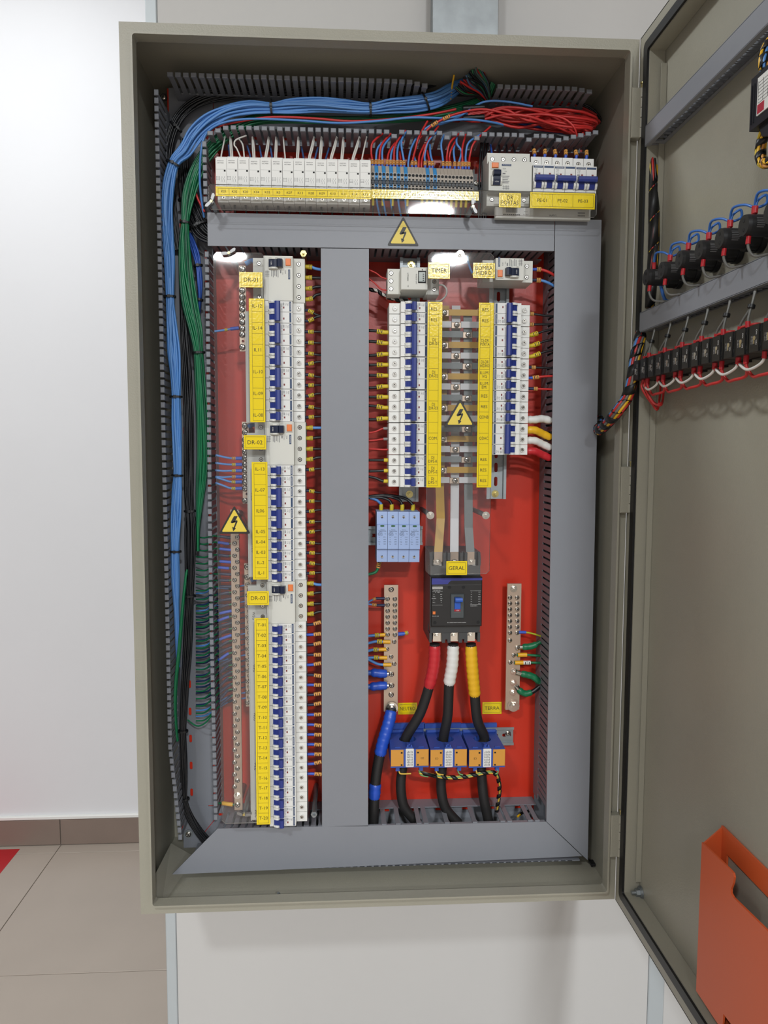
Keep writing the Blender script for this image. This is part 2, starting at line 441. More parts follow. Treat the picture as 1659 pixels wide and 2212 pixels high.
def ducts():
    XL0, XL1 = 0.0335, 0.1095          # left duct walls
    ZT0, ZT1 = -0.0335, -0.1140        # top duct walls
    d = thing('cable_duct', 'open grey slotted cable duct running down the left side', 'cable duct', (0,0,0))
    base_strip(d, XL0, XL1, -1.31, -0.112)
    base_strip(d, XL0, XL1, -0.1118, -0.0125, slots=False, y=YP-0.0024); base_strip(d, XL0, 0.0812, -1.392, -1.3098, slots=False, y=YP-0.0024)
    wall(d, 'z', XL0, -0.056, -1.335, 0.085, drop=lambda i, n: max(0, (i-n+14))*0.0011)
    wall(d, 'z', XL1, -0.135, -1.300, 0.085, skip=(8,9,10,11,12,13), drop=lambda i, n: 0.0012*math.sin(i*0.08))
    d = thing('cable_duct', 'open grey slotted cable duct along the top of the cabinet', 'cable duct', (0,0,0))
    base_strip(d, XL1+0.001, 0.765, ZT1+0.0015, ZT0-0.0015, False)
    base_strip(d, XL1, 0.765, ZT0-0.0017, -0.0125, False, slots=False)
    wall(d, 'x', ZT0, 0.050, 0.480, 0.085, drop=lambda i, n: -0.0025*max(0, i-n+3))
    wall(d, 'x', ZT0-0.003, 0.592, 0.760, 0.085, drop=lambda i, n: -0.002*max(0, i-n+3))
    def low(i, n):
        if i < 3: return -0.010+0.0045*i
        if i > n-7: return -0.006+0.0028*(i-n+6)
        return -0.0065*(((i*7) % 11) in (3, 8)) if i > 20 else 0.0
    wall(d, 'x', ZT1, 0.113, 0.770, 0.085, drop=low)
    # covered ducts
    d = thing('cable_duct', 'grey slotted cable duct under the horizontal cover below the top devices', 'cable duct', (0,0,0))
    base_strip(d, 0.1145, 0.690, -0.302, -0.254, False, slots=False)
    wall(d, 'x', -0.254, 0.115, 0.690, YC+0.002, False); wall(d, 'x', -0.3015, 0.115, 0.690, YC+0.002, False)
    d = thing('cable_duct', 'grey slotted cable duct down the middle between the breaker groups', 'cable duct', (0,0,0))
    base_strip(d, 0.302, 0.376, -1.304, -0.306, True, slots=False)
    wall(d, 'z', 0.302, -0.308, -1.304, YC+0.002, False); wall(d, 'z', 0.3755, -0.308, -1.304, YC+0.002, False)
    d = thing('cable_duct', 'grey slotted cable duct down the right side beside the earth bar', 'cable duct', (0,0,0))
    base_strip(d, 0.704, 0.774, -1.372, -0.256, True, slots=False)
    wall(d, 'z', 0.7035, -0.256, -1.300, YC+0.002, False); wall(d, 'z', 0.774, -0.256, -1.370, YC+0.002, False)
    d = thing('cable_duct', 'grey slotted cable duct along the cabinet bottom with cut fingers', 'cable duct', (0,0,0))
    base_strip(d, 0.081, 0.700, -1.378, -1.312, False)
    nc = {21,22,24,26,27,30,31,33,34,35,37,38,39,42,43}
    wall(d, 'x', -1.3095, 0.112, 0.700, YC+0.002, True, skip=nc); wall(d, 'x', -1.384, 0.06, 0.765, YC+0.002, False)
    # covers
    cover('duct_cover', [(0.1135,-0.2520),(0.6935,-0.2520),(0.6935,-0.3035),(0.1135,-0.3055)], 'smooth grey horizontal duct cover bearing the upper warning triangle', [(0.1135,0.6935,YC+0.0018,YC+0.008,-0.2533,-0.2521),(0.1135,0.6935,YC+0.0018,YC+0.008,-0.3035,-0.3022)])
    cover('duct_cover', [(0.2995,-0.3063),(0.3795,-0.3055),(0.3792,-1.3080),(0.2975,-1.3065)], 'long smooth grey vertical duct cover down the middle of the cabinet', [(0.2996,0.3006,YC+0.0018,YC+0.009,-1.3065,-0.307),(0.378,0.3790,YC+0.0018,YC+0.009,-1.3065,-0.307)])
    cover('duct_cover', [(0.6945,-0.2515),(0.7740,-0.2508),(0.7790,-1.3831),(0.7692,-1.3740),(0.7012,-1.3078)], 'long smooth grey duct cover down the right side', [(0.7015,0.7027,YC+0.0018,YC+0.009,-1.306,-0.253),(0.7728,0.774,YC+0.0018,YC+0.009,-1.37,-0.253)])
    cover('duct_cover', [(0.1142,-1.3055),(0.297,-1.3066),(0.7007,-1.3086),(0.7686,-1.3752),(0.4,-1.3815),(0.0338,-1.3873)], 'smooth grey duct cover along the bottom with mitred ends', [(0.116,0.6995,YC+0.0018,YC+0.009,-1.3105,-1.3092)])
ducts()
# ================================================================ small hardware meshes
def cross(m, x, z, y, r, k, rot=0.4):
    M0 = m.M
    T = Matrix.Translation((x, y, z)) @ Matrix.Rotation(rot, 4, 'Y')
    m.M = T if M0 is None else M0 @ T
    m.box(-r, r, -0.00025, 0.0003, -r*0.22, r*0.22, k); m.box(-r*0.22, r*0.22, -0.00026, 0.0003, -r, r, k)
    m.M = M0
def collar_screw():
    m = MB(); m.cyl((0,0.0016,0),(0,-0.0012,0),0.0043,0.0041,16,0,True).cyl((0,-0.0012,0),(0,-0.00135,0),0.0031,n=14,m=1).cyl((0,-0.0013,0),(0,-0.0015,0.0),0.0026,n=12,m=2)
    cross(m, 0, 0, -0.0016, 0.0019, 1); return m.mesh('terminal_screw', [WHITE, DARK, STEEL])
def recess_screw():
    m = MB(); m.cyl((0,0.001,0),(0,-0.0002,0),0.0037,n=16,m=0).cyl((0,0,0),(0,-0.0004,0),0.0027,n=12,m=1)
    cross(m, 0, 0, -0.0005, 0.0019, 0, 0.2); return m.mesh('terminal_screw', [DARK, STEEL])
def pan_screw(r=0.0036):
    m = MB(); n = 14; k = []
    for a, h in ((1.0,0),(0.92,-0.0014),(0.6,-0.0022),(0.0,-0.0025)):
        k.append([(r*a*math.cos(2*math.pi*i/n), h*r/0.0036, r*a*math.sin(2*math.pi*i/n)) for i in range(n)])
    for q in range(3):
        m.add(k[q]+k[q+1], [(i,(i+1)%n,n+(i+1)%n,n+i) for i in range(n)], 0, True)
    cross(m, 0, 0, -0.0023*r/0.0036, r*0.55, 1, 0.5); return m.mesh('screw', [STEEL, DARK])
def hexnut(r=0.0045, mt=STEEL):
    m = MB(); m.cyl((0,0,0),(0,-0.0009,0),r*1.45,n=18,m=0).prism([(r*math.cos(math.pi*i/3),r*math.sin(math.pi*i/3)) for i in range(6)],'y',-0.0009,-0.0045,0).cyl((0,-0.0045,0),(0,-0.009,0),r*0.55,n=12,m=0)
    return m.mesh('nut', [mt])
SC, SR, SP, SPB, SPN, NUT, NUTB = collar_screw(), recess_screw(), pan_screw(0.0043), pan_screw(0.0052), pan_screw(0.0056), hexnut(), hexnut(0.0045, BRASS)
PW = 0.01775
# ================================================================ breakers
def mcb_meshes(n, code='C16'):
    w = n*PW; h = w/2; b = MB()
    prof = [(0,-0.0225),(0,0.0225),(0.003,0.0229),(0.0155,0.0232),(0.016,0.041),(0.066,0.041),(0.066,-0.041),(0.016,-0.041),(0.0155,-0.0232),(0.003,-0.0229)]
    for i in range(n): 
        a = -h+i*PW
        b.prism(prof, 'x', a+0.0003, a+PW-0.0003, 0)
        for s in (-1, 1):
            c = a+PW/2+s*0.00665
            b.prism([(0.0005,-0.0168),(-0.0035,-0.0158),(-0.006,-0.0115),(-0.0065,-0.0075),(-0.005,-0.0052),(0.0005,-0.0045)], 'x', c-0.0018, c-0.0001, 0)
            b.prism([(0.0005,-0.0162),(-0.003,-0.0150),(-0.0055,-0.0110),(-0.0060,-0.0075),(-0.0045,-0.0056),(0.0005,-0.0048)], 'x', c+0.0001, c+0.0018, 0)
    l = MB()
    for i in range(n):
        c = -h+(i+0.5)*PW
        l.prism([(0.0004,-0.0150),(-0.0022,-0.0150),(-0.0036,-0.0118),(-0.0032,-0.0115),(-0.0046,-0.0085),(-0.0042,-0.0082),(-0.0055,-0.0056),(-0.0110,-0.0050),(-0.0122,-0.0025),(-0.0118,0.0010),(-0.0105,0.0022),(0.0004,0.0024)], 'x', c-0.0047, c+0.0047, 0)
        l.prism([(-0.006,-0.0050),(-0.0112,-0.0048),(-0.0124,-0.0022),(-0.012,0.0012),(-0.0105,0.0026),(-0.006,0.0026)], 'x', c-0.0066, c+0.0066, 0)
        if n > 1: l.box(c-0.001+0.002, c+0.003, -0.0107, -0.0104, 0.0024, 0.0032, 1)
    if n > 1: l.prism([(-0.004,-0.0056),(-0.0116,-0.0054),(-0.0130,-0.0022),(-0.0126,0.0018),(-0.0105,0.0034),(-0.004,0.0034)], 'x', -h+0.0022, h-0.0022, 0)
    t = MB()
    x = -h
    t.text('TSJ3', 0.0029, x+0.0052, 0.0150, -0.0002, 0); t.text(code, 0.0026, x+0.0050, 0.0122, -0.0002, 0)
    for k in range(3): t.box(x+0.0026, x+0.0072, -0.0002, 0, 0.0093-k*0.0009, 0.0088-k*0.0009, 0)
    for k in range(2): t.box(x+0.0026, x+0.0098, -0.0002, 0, 0.0060-k*0.0012, 0.0056-k*0.0012, 0)
    for i in range(n): t.text('I-ON', 0.0016, x+i*PW+0.0135, 0.0045, -0.0002, 0)
    return (b.mesh('body',[WHITE]), l.mesh('lever',[LEVER,DARK]), t.mesh('print',[GINK]))
def brand_mesh(txt):
    m = MB().cbox(-0.0078, 0.0078, -0.0004, 0.0004, -0.0016, 0.0016, 0.0002, 0)
    if txt: m.text('TRAMONTINA', 0.0021, 0, 0, -0.0005, 1, wmax=0.0125)
    return m.mesh('brand_strip', [STRIP, WINK])
BR1, BR0 = brand_mesh(True), brand_mesh(False)
IND = MB().box(-0.0011,0.0011,-0.0003,0.0003,-0.0016,0.0016).mesh('indicator',[REDI])
MC = {}
def breaker(n, label, loc, rot, code='C16', group=None, screws=1):
    if (n, code) not in MC: MC[(n, code)] = mcb_meshes(n, code)
    b, l, t = MC[(n, code)]
    o = thing('circuit_breaker', label, 'circuit breaker', loc, (0, rot, 0), group)
    link('body', b, o); link('lever', l, o); link('print', t, o)
    for i in range(n):
        x = -n*PW/2+(i+0.5)*PW
        link('brand_strip', BR1 if i == 0 else BR0, o, (x, 0, 0.0193))
        link('indicator', IND, o, (x+0.0018, 0, 0.0085), (0, math.radians(90), 0))
        link('terminal_screw', SC if screws == 1 else SR, o, (x, 0.0159 if screws != 1 else 0.0145, 0.0318))
    return o
def rcd_meshes(n):
    w = 0.018*n; h = w/2; b = MB()
    prof = [(0,-0.0235),(0,0.0235),(0.003,0.0239),(0.0155,0.0242),(0.016,0.0425),(0.064,0.0425),(0.064,-0.0425),(0.016,-0.0425),(0.0155,-0.0242),(0.003,-0.0239)]
    b.prism(prof, 'x', -h+0.0003, h-0.0003, 0)
    g = MB(); x0 = -h+0.0128
    for s in (-1, 1):
        c = x0+s*0.0075
        g.prism([(0.0005,-0.0150),(-0.003,-0.0148),(-0.006,-0.010),(-0.006,-0.004),(-0.003,0.000),(0.0005,0.001)], 'x', c-0.0013, c+0.0013, 0)
    g.cbox(x0-0.0100, x0+0.0052, -0.0012, 0.0004, 0.0105, 0.0220, 0.0006, 0)
    tg = MB().prism([(0.0004,-0.0150),(-0.0028,-0.0150),(-0.0050,-0.0060),(-0.0056,-0.0020),(-0.0098,0.0000),(-0.0108,0.0035),(-0.0095,0.0070),(0.0004,0.0082)], 'x', x0-0.0060, x0+0.0060, 0)
    tg.text('I-ON', 0.0030, x0, -0.0105, -0.0052, 1)
    bt = MB().cbox(x0-0.0080, x0+0.0032, -0.0032, 0, 0.0122, 0.0206, 0.0008)
    t = MB(); tx = -h+0.0222
    t.text('TDR', 0.0030, tx+0.0036, 0.0118, -0.0002); t.text('25A', 0.0024, tx+0.0060, 0.0075, -0.0002)
    t.box(tx+0.001, tx+0.0056, -0.0002, 0, 0.0050, 0.0032)
    for k in range(5): t.box(tx+0.001, tx+0.0122-0.0012*(k%3), -0.0002, 0, 0.0004-k*0.0026, -0.0006-k*0.0026)
    for k in range(4):
        cx = tx+0.003+0.0025*k
        t.box(cx-0.0003, cx+0.0003, -0.0002, 0, -0.0142, -0.0215)
    t.box(tx+0.001, tx+0.0125, -0.0002, 0, -0.0165, -0.0170); t.box(tx+0.001, tx+0.0125, -0.0002, 0, -0.0192, -0.0197)
    return b.mesh('body',[IVORY]), g.mesh('toggle_guard',[IVORY]), tg.mesh('toggle',[NAVY,WINK]), bt.mesh('test_button',[ORGB]), t.mesh('print',[GINK])
RM = {n: rcd_meshes(n) for n in (2, 4)}
def rcd(n, label, loc, rot):
    o = thing('residual_current_device', label, 'residual device', loc, (0, rot, 0))
    for nm, me in zip(('body','toggle_guard','toggle','test_button','print'), RM[n]): link(nm, me, o)
    link('brand_strip', BR1, o, (-n*0.009+0.0295, 0, 0.0178))
    for i in range(n):
        x = -n*0.009+(i+0.5)*0.018
        for s in (-1, 1): link('terminal_screw', SR, o, (x, 0.0158, s*0.0325))
    return o
CWR, CCW = math.radians(90), math.radians(-90)
POS = {}
def column(x, z, pitch, rot, items, screws=1):
    k = 0
    for kind, n, key, label, code in items:
        zc = z-pitch*(k+n/2)
        if kind == 'D': rcd(n, label, (x, YM-0.001, zc), rot)
        elif kind == 'B': breaker(n, label, (x, YM, zc), rot, code, screws=screws)
        for i in range(n): POS[(key, i)] = V((x, YM, z-pitch*(k+i+0.5)))
        k += n
LX = 0.2306
left = [('D',4,'DR-01','grey four-pole residual device beside the DR-01 label',''), ('B',2,'ILX','white two-pole breaker directly below the DR-01 residual device','C16'),
  ('B',2,'IL-14','white two-pole breaker labelled IL-14','C16'), ('B',2,'IL11','white two-pole breaker labelled IL11','C16'), ('B',2,'1L-10','white two-pole breaker labelled 1L-10','C16'),
  ('B',2,'IL-09','white two-pole breaker labelled IL-09','C16'), ('B',1,'IL-08','white single-pole breaker labelled IL-08','C16'),
  ('D',4,'DR-02','grey four-pole residual device beside the DR-02 label',''),
  ('B',1,'IL-13','white single-pole breaker labelled IL-13','C16'), ('B',1,'ILB','white single-pole breaker with a blank label between IL-13 and IL-07','C16'),
  ('B',2,'IL-07','white two-pole breaker labelled IL-07','C16'), ('B',2,'IL06','white two-pole breaker labelled IL06','C16')]
left += [('B',1,k,'white single-pole breaker labelled '+k,'C16') for k in ('IL-05','IL-04','IL-03','IL-2','IL-1')]
left += [('D',4,'DR-03','grey four-pole residual device beside the DR-03 label','')]
left += [('B',1,'T-%02d'%i,'white single-pole breaker labelled T-%02d'%i,'C10' if i < 14 else 'C20') for i in range(1,21)]
column(LX, -0.3262, 0.9652/54, CWR, left)
r1 = [('B',1,'RESa','white single-pole breaker at the top of the centre breaker column','C10'), ('B',1,'RESb','white single-pole breaker labelled RES in the centre breaker column','C20'),
  ('B',3,'DJ1','white three-pole breaker labelled DJ DR-01','C25'), ('B',3,'DJ2','white three-pole breaker labelled DJ DR-02','C25'), ('B',3,'DJ3','white three-pole breaker labelled DJ DR-03','C40'),
  ('B',3,'COM','white three-pole breaker labelled COM.','C10')] + [('B',1,'DPS-'+k,'white single-pole breaker labelled DJ DPS-'+k,'C25') for k in 'RST']
# the centre column turns its outgoing terminals (screws) to the left: same devices with screws on their lower end
def column_low(x, z, pitch, rot, items):
    n0 = len(COL.objects); column(x, z, pitch, rot, items)
    for o in list(COL.objects)[n0:]:
        if o.name.startswith('terminal_screw'): o.location.z = -0.0318
column_low(0.4544, -0.3955, 0.3076/17, CWR, r1)
r2 = [('B',2,'RES2','white two-pole breaker at the top of the right breaker column','C20'), ('B',3,'PORTA','white three-pole breaker labelled DJ-DR PORTA','C32'),
  ('B',1,'HIDRO','white single-pole breaker labelled DJ-DR HIDRO','C20'), ('B',1,'VG','white single-pole breaker labelled ILUM. VG','C10'), ('B',1,'EM','white single-pole breaker labelled ILUM. EM.','C10'),
  ('B',1,'RESc','white single-pole breaker labelled RES directly below ILUM. EM.','C10'), ('B',1,'RESd','white single-pole breaker labelled RES directly above QDNB','C10'),
  ('B',1,'QDNB','white single-pole breaker labelled QDNB','C63'), ('B',3,'QDAC','white three-pole breaker labelled QDAC','C63')]
column_low(0.6105, -0.3955, 0.3076/17, CCW, r2)
_z = (P(1100,558,YM).z+P(1100,606,YM).z)/2
rcd(2, 'grey two-pole residual device beside the BOMBA HIDRO label', (0.6120, YM-0.002, _z), CCW)
POS[('BH',0)] = V((0.612,YM,_z+0.009)); POS[('BH',1)] = V((0.612,YM,_z-0.009))
# top row: residual device and three upright two-pole breakers
zt = (P(1100,352,YM).z+P(1100,411.5,YM).z)/2
rcd(4, 'grey four-pole residual device above the DR PORTAS label', (0.6105, YM-0.002, zt), 0)
xp = P(1151,380,YM).x; zt = (P(1215,357,YM).z+P(1215,417.5,YM).z)/2
for i, k in enumerate(('PE-01','PE-02','PE-03')):
    breaker(2, 'white two-pole breaker above the %s label' % k, (xp+0.0357*(i+0.5), YM, zt-0.0006*i), 0, screws=2)
    for q in range(2): POS[(k,q)] = V((xp+0.0357*(i+0.5)+(q-0.5)*PW, YM, zt))
# ---------------------------------------------------------------- contactors
def contactor_meshes():
    w = 0.01775; h = w/2
    b = MB().prism([(0,-0.0225),(0,0.0225),(0.003,0.0228),(0.010,0.023),(0.011,0.0285),(0.03,0.029),(0.062,0.029),(0.062,-0.041),(0.018,-0.041),(0.0175,-0.0232),(0.003,-0.0228)], 'x', -h+0.00025, h-0.00025, 0)
    t = MB(); t.text('exatron', 0.0033, -0.0008, 0.0182, -0.0002, 0, wmax=0.0135); t.text('LECT4000', 0.0024, -0.0008, 0.0148, -0.0002, 1, wmax=0.0118)
    t.box(-h+0.001, h-0.001, -0.0001, 0, 0.0050, 0.0048, 0)
    for k in range(3): t.box(-0.0078, -0.0020, -0.0002, 0, -0.0072-k*0.0021, -0.0069-k*0.0021, 0)
    t.box(-0.0076, -0.0073, -0.0002, 0, -0.006, -0.0125, 0); t.box(-0.0026, -0.0023, -0.0002, 0, -0.006, -0.0125, 0)
    for x in (0.0012, 0.0048):
        t.box(x, x+0.0004, -0.0002, 0, -0.0060, -0.0085, 0); t.box(x, x+0.0004, -0.0002, 0, -0.0115, -0.0145, 0)
        t.add([(x,-0.0002,-0.0115),(x+0.0004,-0.0002,-0.0115),(x-0.0012,-0.0002,-0.0086),(x-0.0016,-0.0002,-0.0086)], [(0,1,2,3)], 0)
    t.text('25A', 0.0031, -0.0048, -0.0192, -0.0002, 1); t.text('220V', 0.0015, 0.0046, -0.0196, -0.0002, 0)
    i = MB().box(-0.0014, 0.0014, -0.0003, 0, -0.0013, 0.0013).mesh('indicator', [DARK])
    s = MB().box(-0.0062,0.0062,-0.0006,0.001,-0.0042,0.0042,0).cyl((0,0,0),(0,-0.0009,0),0.0026,n=12,m=1)
    cross(s, 0, 0, -0.001, 0.0018, 2)
    return b.mesh('body',[WHITE]), t.mesh('print',[GINK, INK]), i, s.mesh('terminal_screw',[IVORY, STEEL, DARK])
KM = contactor_meshes()
KN = ['K01','K02','K03','K04','K05','K0','K07','K13','K08','K09','K10','K11','K14','K15']
x0, x1 = P(465.5,375,YM).x, P(801,375,YM).x
za = P(600,345.5,YM).z; zb = P(600,404.5,YM).z; KZ = (za+zb)/2
for i, k in enumerate(KN):
    o = thing('contactor', 'white modular contactor above the label %s in the top row' % k, 'contactor', (x0+(x1-x0)*(i+0.5)/14, YM-0.0006*((i*5)%3), KZ+0.0002*((i*7)%3-1)))
    link('body', KM[0], o); link('print', KM[1], o); link('indicator', KM[2], o, (0.0058, 0, 0.0028)); link('terminal_screw', KM[3], o, (0.0012, 0.0176, -0.0335))
    POS[('K',i)] = V(o.location)
# ---------------------------------------------------------------- terminal blocks
def tb_meshes(m_):
    w = 0.0061; h = w/2; b = MB()
    b.prism([(0.010,0.0230),(0.0,0.0095),(0.0,-0.0040),(0.004,-0.0060),(0.0,-0.0065),(0.0,-0.0185),(0.006,-0.0215),(0.04,-0.0215),(0.04,0.0230)], 'x', -h+0.00015, h-0.00015, 0)
    l = MB().prism([(-0.0004,0.0005),(-0.0012,-0.002),(-0.0012,-0.0105),(-0.0004,-0.012),(0.001,-0.012),(0.001,0.0005)], 'x', -0.0016, 0.0016, 0).prism([(-0.0006,-0.003),(-0.0016,-0.005),(-0.0016,-0.0085),(-0.0006,-0.009),(0.001,-0.009),(0.001,-0.003)], 'x', -0.0027, 0.0027, 0)
    hh = MB().cyl((0,0.0005,0),(0,-0.0003,0),0.0024,n=14)
    return b.mesh('body',[m_]), l.mesh('disconnect_lever',[RUB if m_ is TBB else mat('dark_teal_lever',(16,50,74),0.5)]), hh.mesh('wire_hole',[DARK])
TBM = {0: tb_meshes(TBB), 1: tb_meshes(TBU)}
xa, xb = P(801.3,385,0.066).x, P(1022.5,385,0.066).x
zt0 = P(910,361,0.07).z; zt1 = P(910,412,0.066).z; TZ = zt1+0.0190
bl = {1,3,5,7,9,15,17}; cb = cg = 0; TBX = []
for i in range(28):
    kind = 1 if i in bl else 0
    if kind: lab = '%s blue terminal block from the left in the terminal row' % ORD[cb]; cb += 1
    else: lab = '%s beige terminal block from the left in the terminal row' % ORD[cg]; cg += 1
    x = xa+(xb-xa)*(i+0.5)/28; TBX.append(x)
    o = thing('terminal_block', lab, 'terminal block', (x, 0.066, TZ-0.0001*i), (0,0,0), 'terminal blocks in the top row')
    b, l, hh = TBM[kind]
    link('body', b, o); link('disconnect_lever', l, o); link('wire_hole', hh, o, (0,0,0.0060)); link('wire_hole', hh, o, (0,0,-0.0160))
m = MB().box(-0.0005, 0.0018, 0.002, 0.04, -0.019, 0.018, 0).box(0.002, 0.0075, 0.006, 0.04, -0.016, 0.012, 0)
o = thing('end_stop', 'black end clamp closing the right end of the terminal row', 'end clamp', (xb+0.0005, 0.066, TZ))
m.build('body', RUB, o); link('screw', SP, o, (0.0047, 0.006, -0.003))

# ---------------------------------------------------------------- rails
def rail(x0, x1, z0, z1, vertical, label, y=YR, slot=True, nuts=()):
    t = thing('mounting_rail', label, 'mounting rail', (0,0,0)); m = MB(); e = 0.0012
    a, b = (x0, x1) if vertical else (z0, z1); r0, r1 = (z0, z1) if vertical else (x0, x1)
    if a > b: a, b = b, a
    if r0 > r1: r0, r1 = r1, r0
    for p0, p1, q in ((a, a+0.005, a+0.0038), (b-0.005, b, b-0.0038)):
        lip = [(p0,y),(p1,y),(p1,y+e),(p0,y+e)]
        wal = [(q-0.0006,y+e),(q+0.0006,y+e),(q+0.0006,y+0.0075),(q-0.0006,y+0.0075)]
        for pr in (lip, wal): m.prism(pr if vertical else [(k[1],k[0]) for k in pr], 'z' if vertical else 'x', r0, r1)
    q = 0.025; n = int((r1-r0)/q); H = []; mid = (a+b)/2
    for i in range(n if slot else 0):
        c = r1-(i+0.5)*q
        H.append(rrect(mid-0.003, c-0.0085, mid+0.003, c+0.0085, 0.0029, 3) if vertical else rrect(c-0.0085, mid-0.003, c+0.0085, mid+0.003, 0.0029, 3))
    out = [(a+0.0038,r0),(b-0.0038,r0),(b-0.0038,r1),(a+0.0038,r1)] if vertical else [(r0,a+0.0038),(r1,a+0.0038),(r1,b-0.0038),(r0,b-0.0038)]
    m.holed(out, H, 'y', y+0.0063, y+0.0075)
    m.build('channel', ZINC, t)
    for (x, z) in nuts: link('nut', NUTB, t, (x, y+0.006, z))
    for r in (r0+0.01, r1-0.01):
        c = (a+b)/2
        if vertical: MB().cyl((c,y+0.0076,r),(c,YP-0.0003,r),0.005,n=10).build('standoff', ZINC, t)
        else: MB().cyl((r,y+0.0076,c),(r,YP-0.0003,c),0.005,n=10).build('standoff', ZINC, t)
    return t
def rx(u0, u1, v, y=YR): return P(u0,v,y).x, P(u1,v,y).x
a, b = rx(862,904,1070); n1 = P(885,1068,YR); n0 = P(889,569,YR)
rail(a, b, P(880,556,YR).z, P(880,1084,YR).z, True, 'galvanised rail behind the centre breaker column', nuts=((n1.x,n1.z),(n0.x,n0.z)))
a, b = rx(1051,1093,1070); n1 = P(1071,1067,YR)
rail(a, b, P(1071,560,YR).z, P(1071,1078,YR).z, True, 'galvanised slotted rail behind the right breaker column', nuts=((n1.x,n1.z),))
rail(0.2135, 0.2485, -0.312, -1.298, True, 'galvanised rail behind the long left breaker column', slot=False)
rail(0.128, 0.765, KZ-0.0175, KZ+0.0175, False, 'galvanised rail behind the top row of devices', slot=False)
z0, z1 = P(800,1178,0.135).z, P(800,1137,0.135).z
rail(P(780,1160,0.135).x+0.006, P(913,1160,0.135).x, z0, z1, False, 'short galvanised rail behind the pale blue surge arresters', y=0.135)
z0, z1 = P(1100,1610,0.160).z, P(1100,1571,0.160).z
n1 = P(1099,1586,0.16)
rl = rail(P(850,1590,0.160).x, P(1110,1590,0.160).x, z0, z1, False, 'short galvanised rail behind the current transformers', y=0.160, nuts=())
link('screw', SPB, rl, (n1.x, 0.1662, n1.z))
# ================================================================ clear covers with labels and signs
def wingnut_mesh():
    m = MB().cyl((0,0,0),(0,-0.0045,0),0.0044,0.0034,14,0).cyl((0,-0.0045,0),(0,-0.0075,0),0.002,n=10,m=1)
    for s in (-1,1):
        m.prism([(s*0.002,-0.0022),(s*0.0105,-0.0005),(s*0.0125,0.0022),(s*0.0115,0.0040),(s*0.0085,0.0042),(s*0.003,0.0024)], 'y', -0.0085, -0.0015, 0)
    return m.mesh('wing_nut', [mat('wing_zinc',(150,150,150),0.45,0.9), BRASS])
WN = wingnut_mesh()
def pane(label, x0, x1, z0, z1, y, tilt_z=0.0, tilt_x=0.0, posts=(), cut=0.006):
    """a clear sheet on threaded spacers; its own frame so that it may stand a hair out of true"""
    cx, cz = (x0+x1)/2, (z0+z1)/2; w, h = (x1-x0)/2, (z1-z0)/2
    t = thing('acrylic_cover', label, 'clear cover', (cx, y, cz), (tilt_x, 0, tilt_z))
    poly = [(-w+cut,-h),(w-cut,-h),(w,-h+cut),(w,h-cut),(w-cut,h),(-w+cut,h),(-w,h-cut),(-w,-h+cut)]
    m = MB(); n = len(poly)
    m.add([(p[0],-0.0015,p[1]) for p in poly], [tuple(range(n))], 0); m.add([(p[0],0.0015,p[1]) for p in poly], [tuple(range(n))[::-1]], 0)
    m.add([(p[0],-0.0015,p[1]) for p in poly]+[(p[0],0.0015,p[1]) for p in poly], [(i,n+i,n+(i+1)%n,(i+1)%n) for i in range(n)], 1)
    m.build('sheet', [ACR, ACE], t)
    for (px, pz, kind, ang) in posts:
        lx, lz = px-cx, pz-cz
        MB().cyl((lx,0.0016,lz),(lx,YP-y-0.0005,lz),0.0042,n=12).build('spacer', ZINC, t)
        if kind == 'w': link('wing_nut', WN, t, (lx,-0.0016,lz), (0,ang,0))
        else: link('nut', NUT, t, (lx,-0.0016,lz))
    return t
a = P(463,546,YA); b = P(576,546,YA); c = P(476,1778,YA); n1 = P(496,549,YA); n2 = P(528,1755,YA)
LEFTP = pane('tall clear acrylic cover over the left neutral and earth bars', 0.1280, 0.2105, -1.2775, -0.3250, YA, 0.0, 0.0, ((n1.x,n1.z,'w',-0.35),(n2.x,n2.z,'w',0.15)))
n1 = P(994,550,YA); n2 = P(930,1113,YA); n3 = P(1049,1113,YA)
CENP = pane('clear acrylic cover over the striped bars in the centre', 0.4745, 0.5832, -0.8495, -0.3185, YA, 0.0, 0.0, ((n1.x,n1.z,'n',0),(n2.x-0.0004,n2.z,'n',0),(n3.x,n3.z,'n',0)))
n1 = P(458,438,YA); n2 = P(1020,449,YA)
TOPP = pane('long clear acrylic cover across the lower edge of the top row', 0.1220, 0.7523, -0.2585, -0.2195, YA, 0.0, 0.0, ((n1.x,n1.z,'w',-1.0),(n2.x,n2.z,'w',1.3)), 0.004)
YLB = YA-0.0030
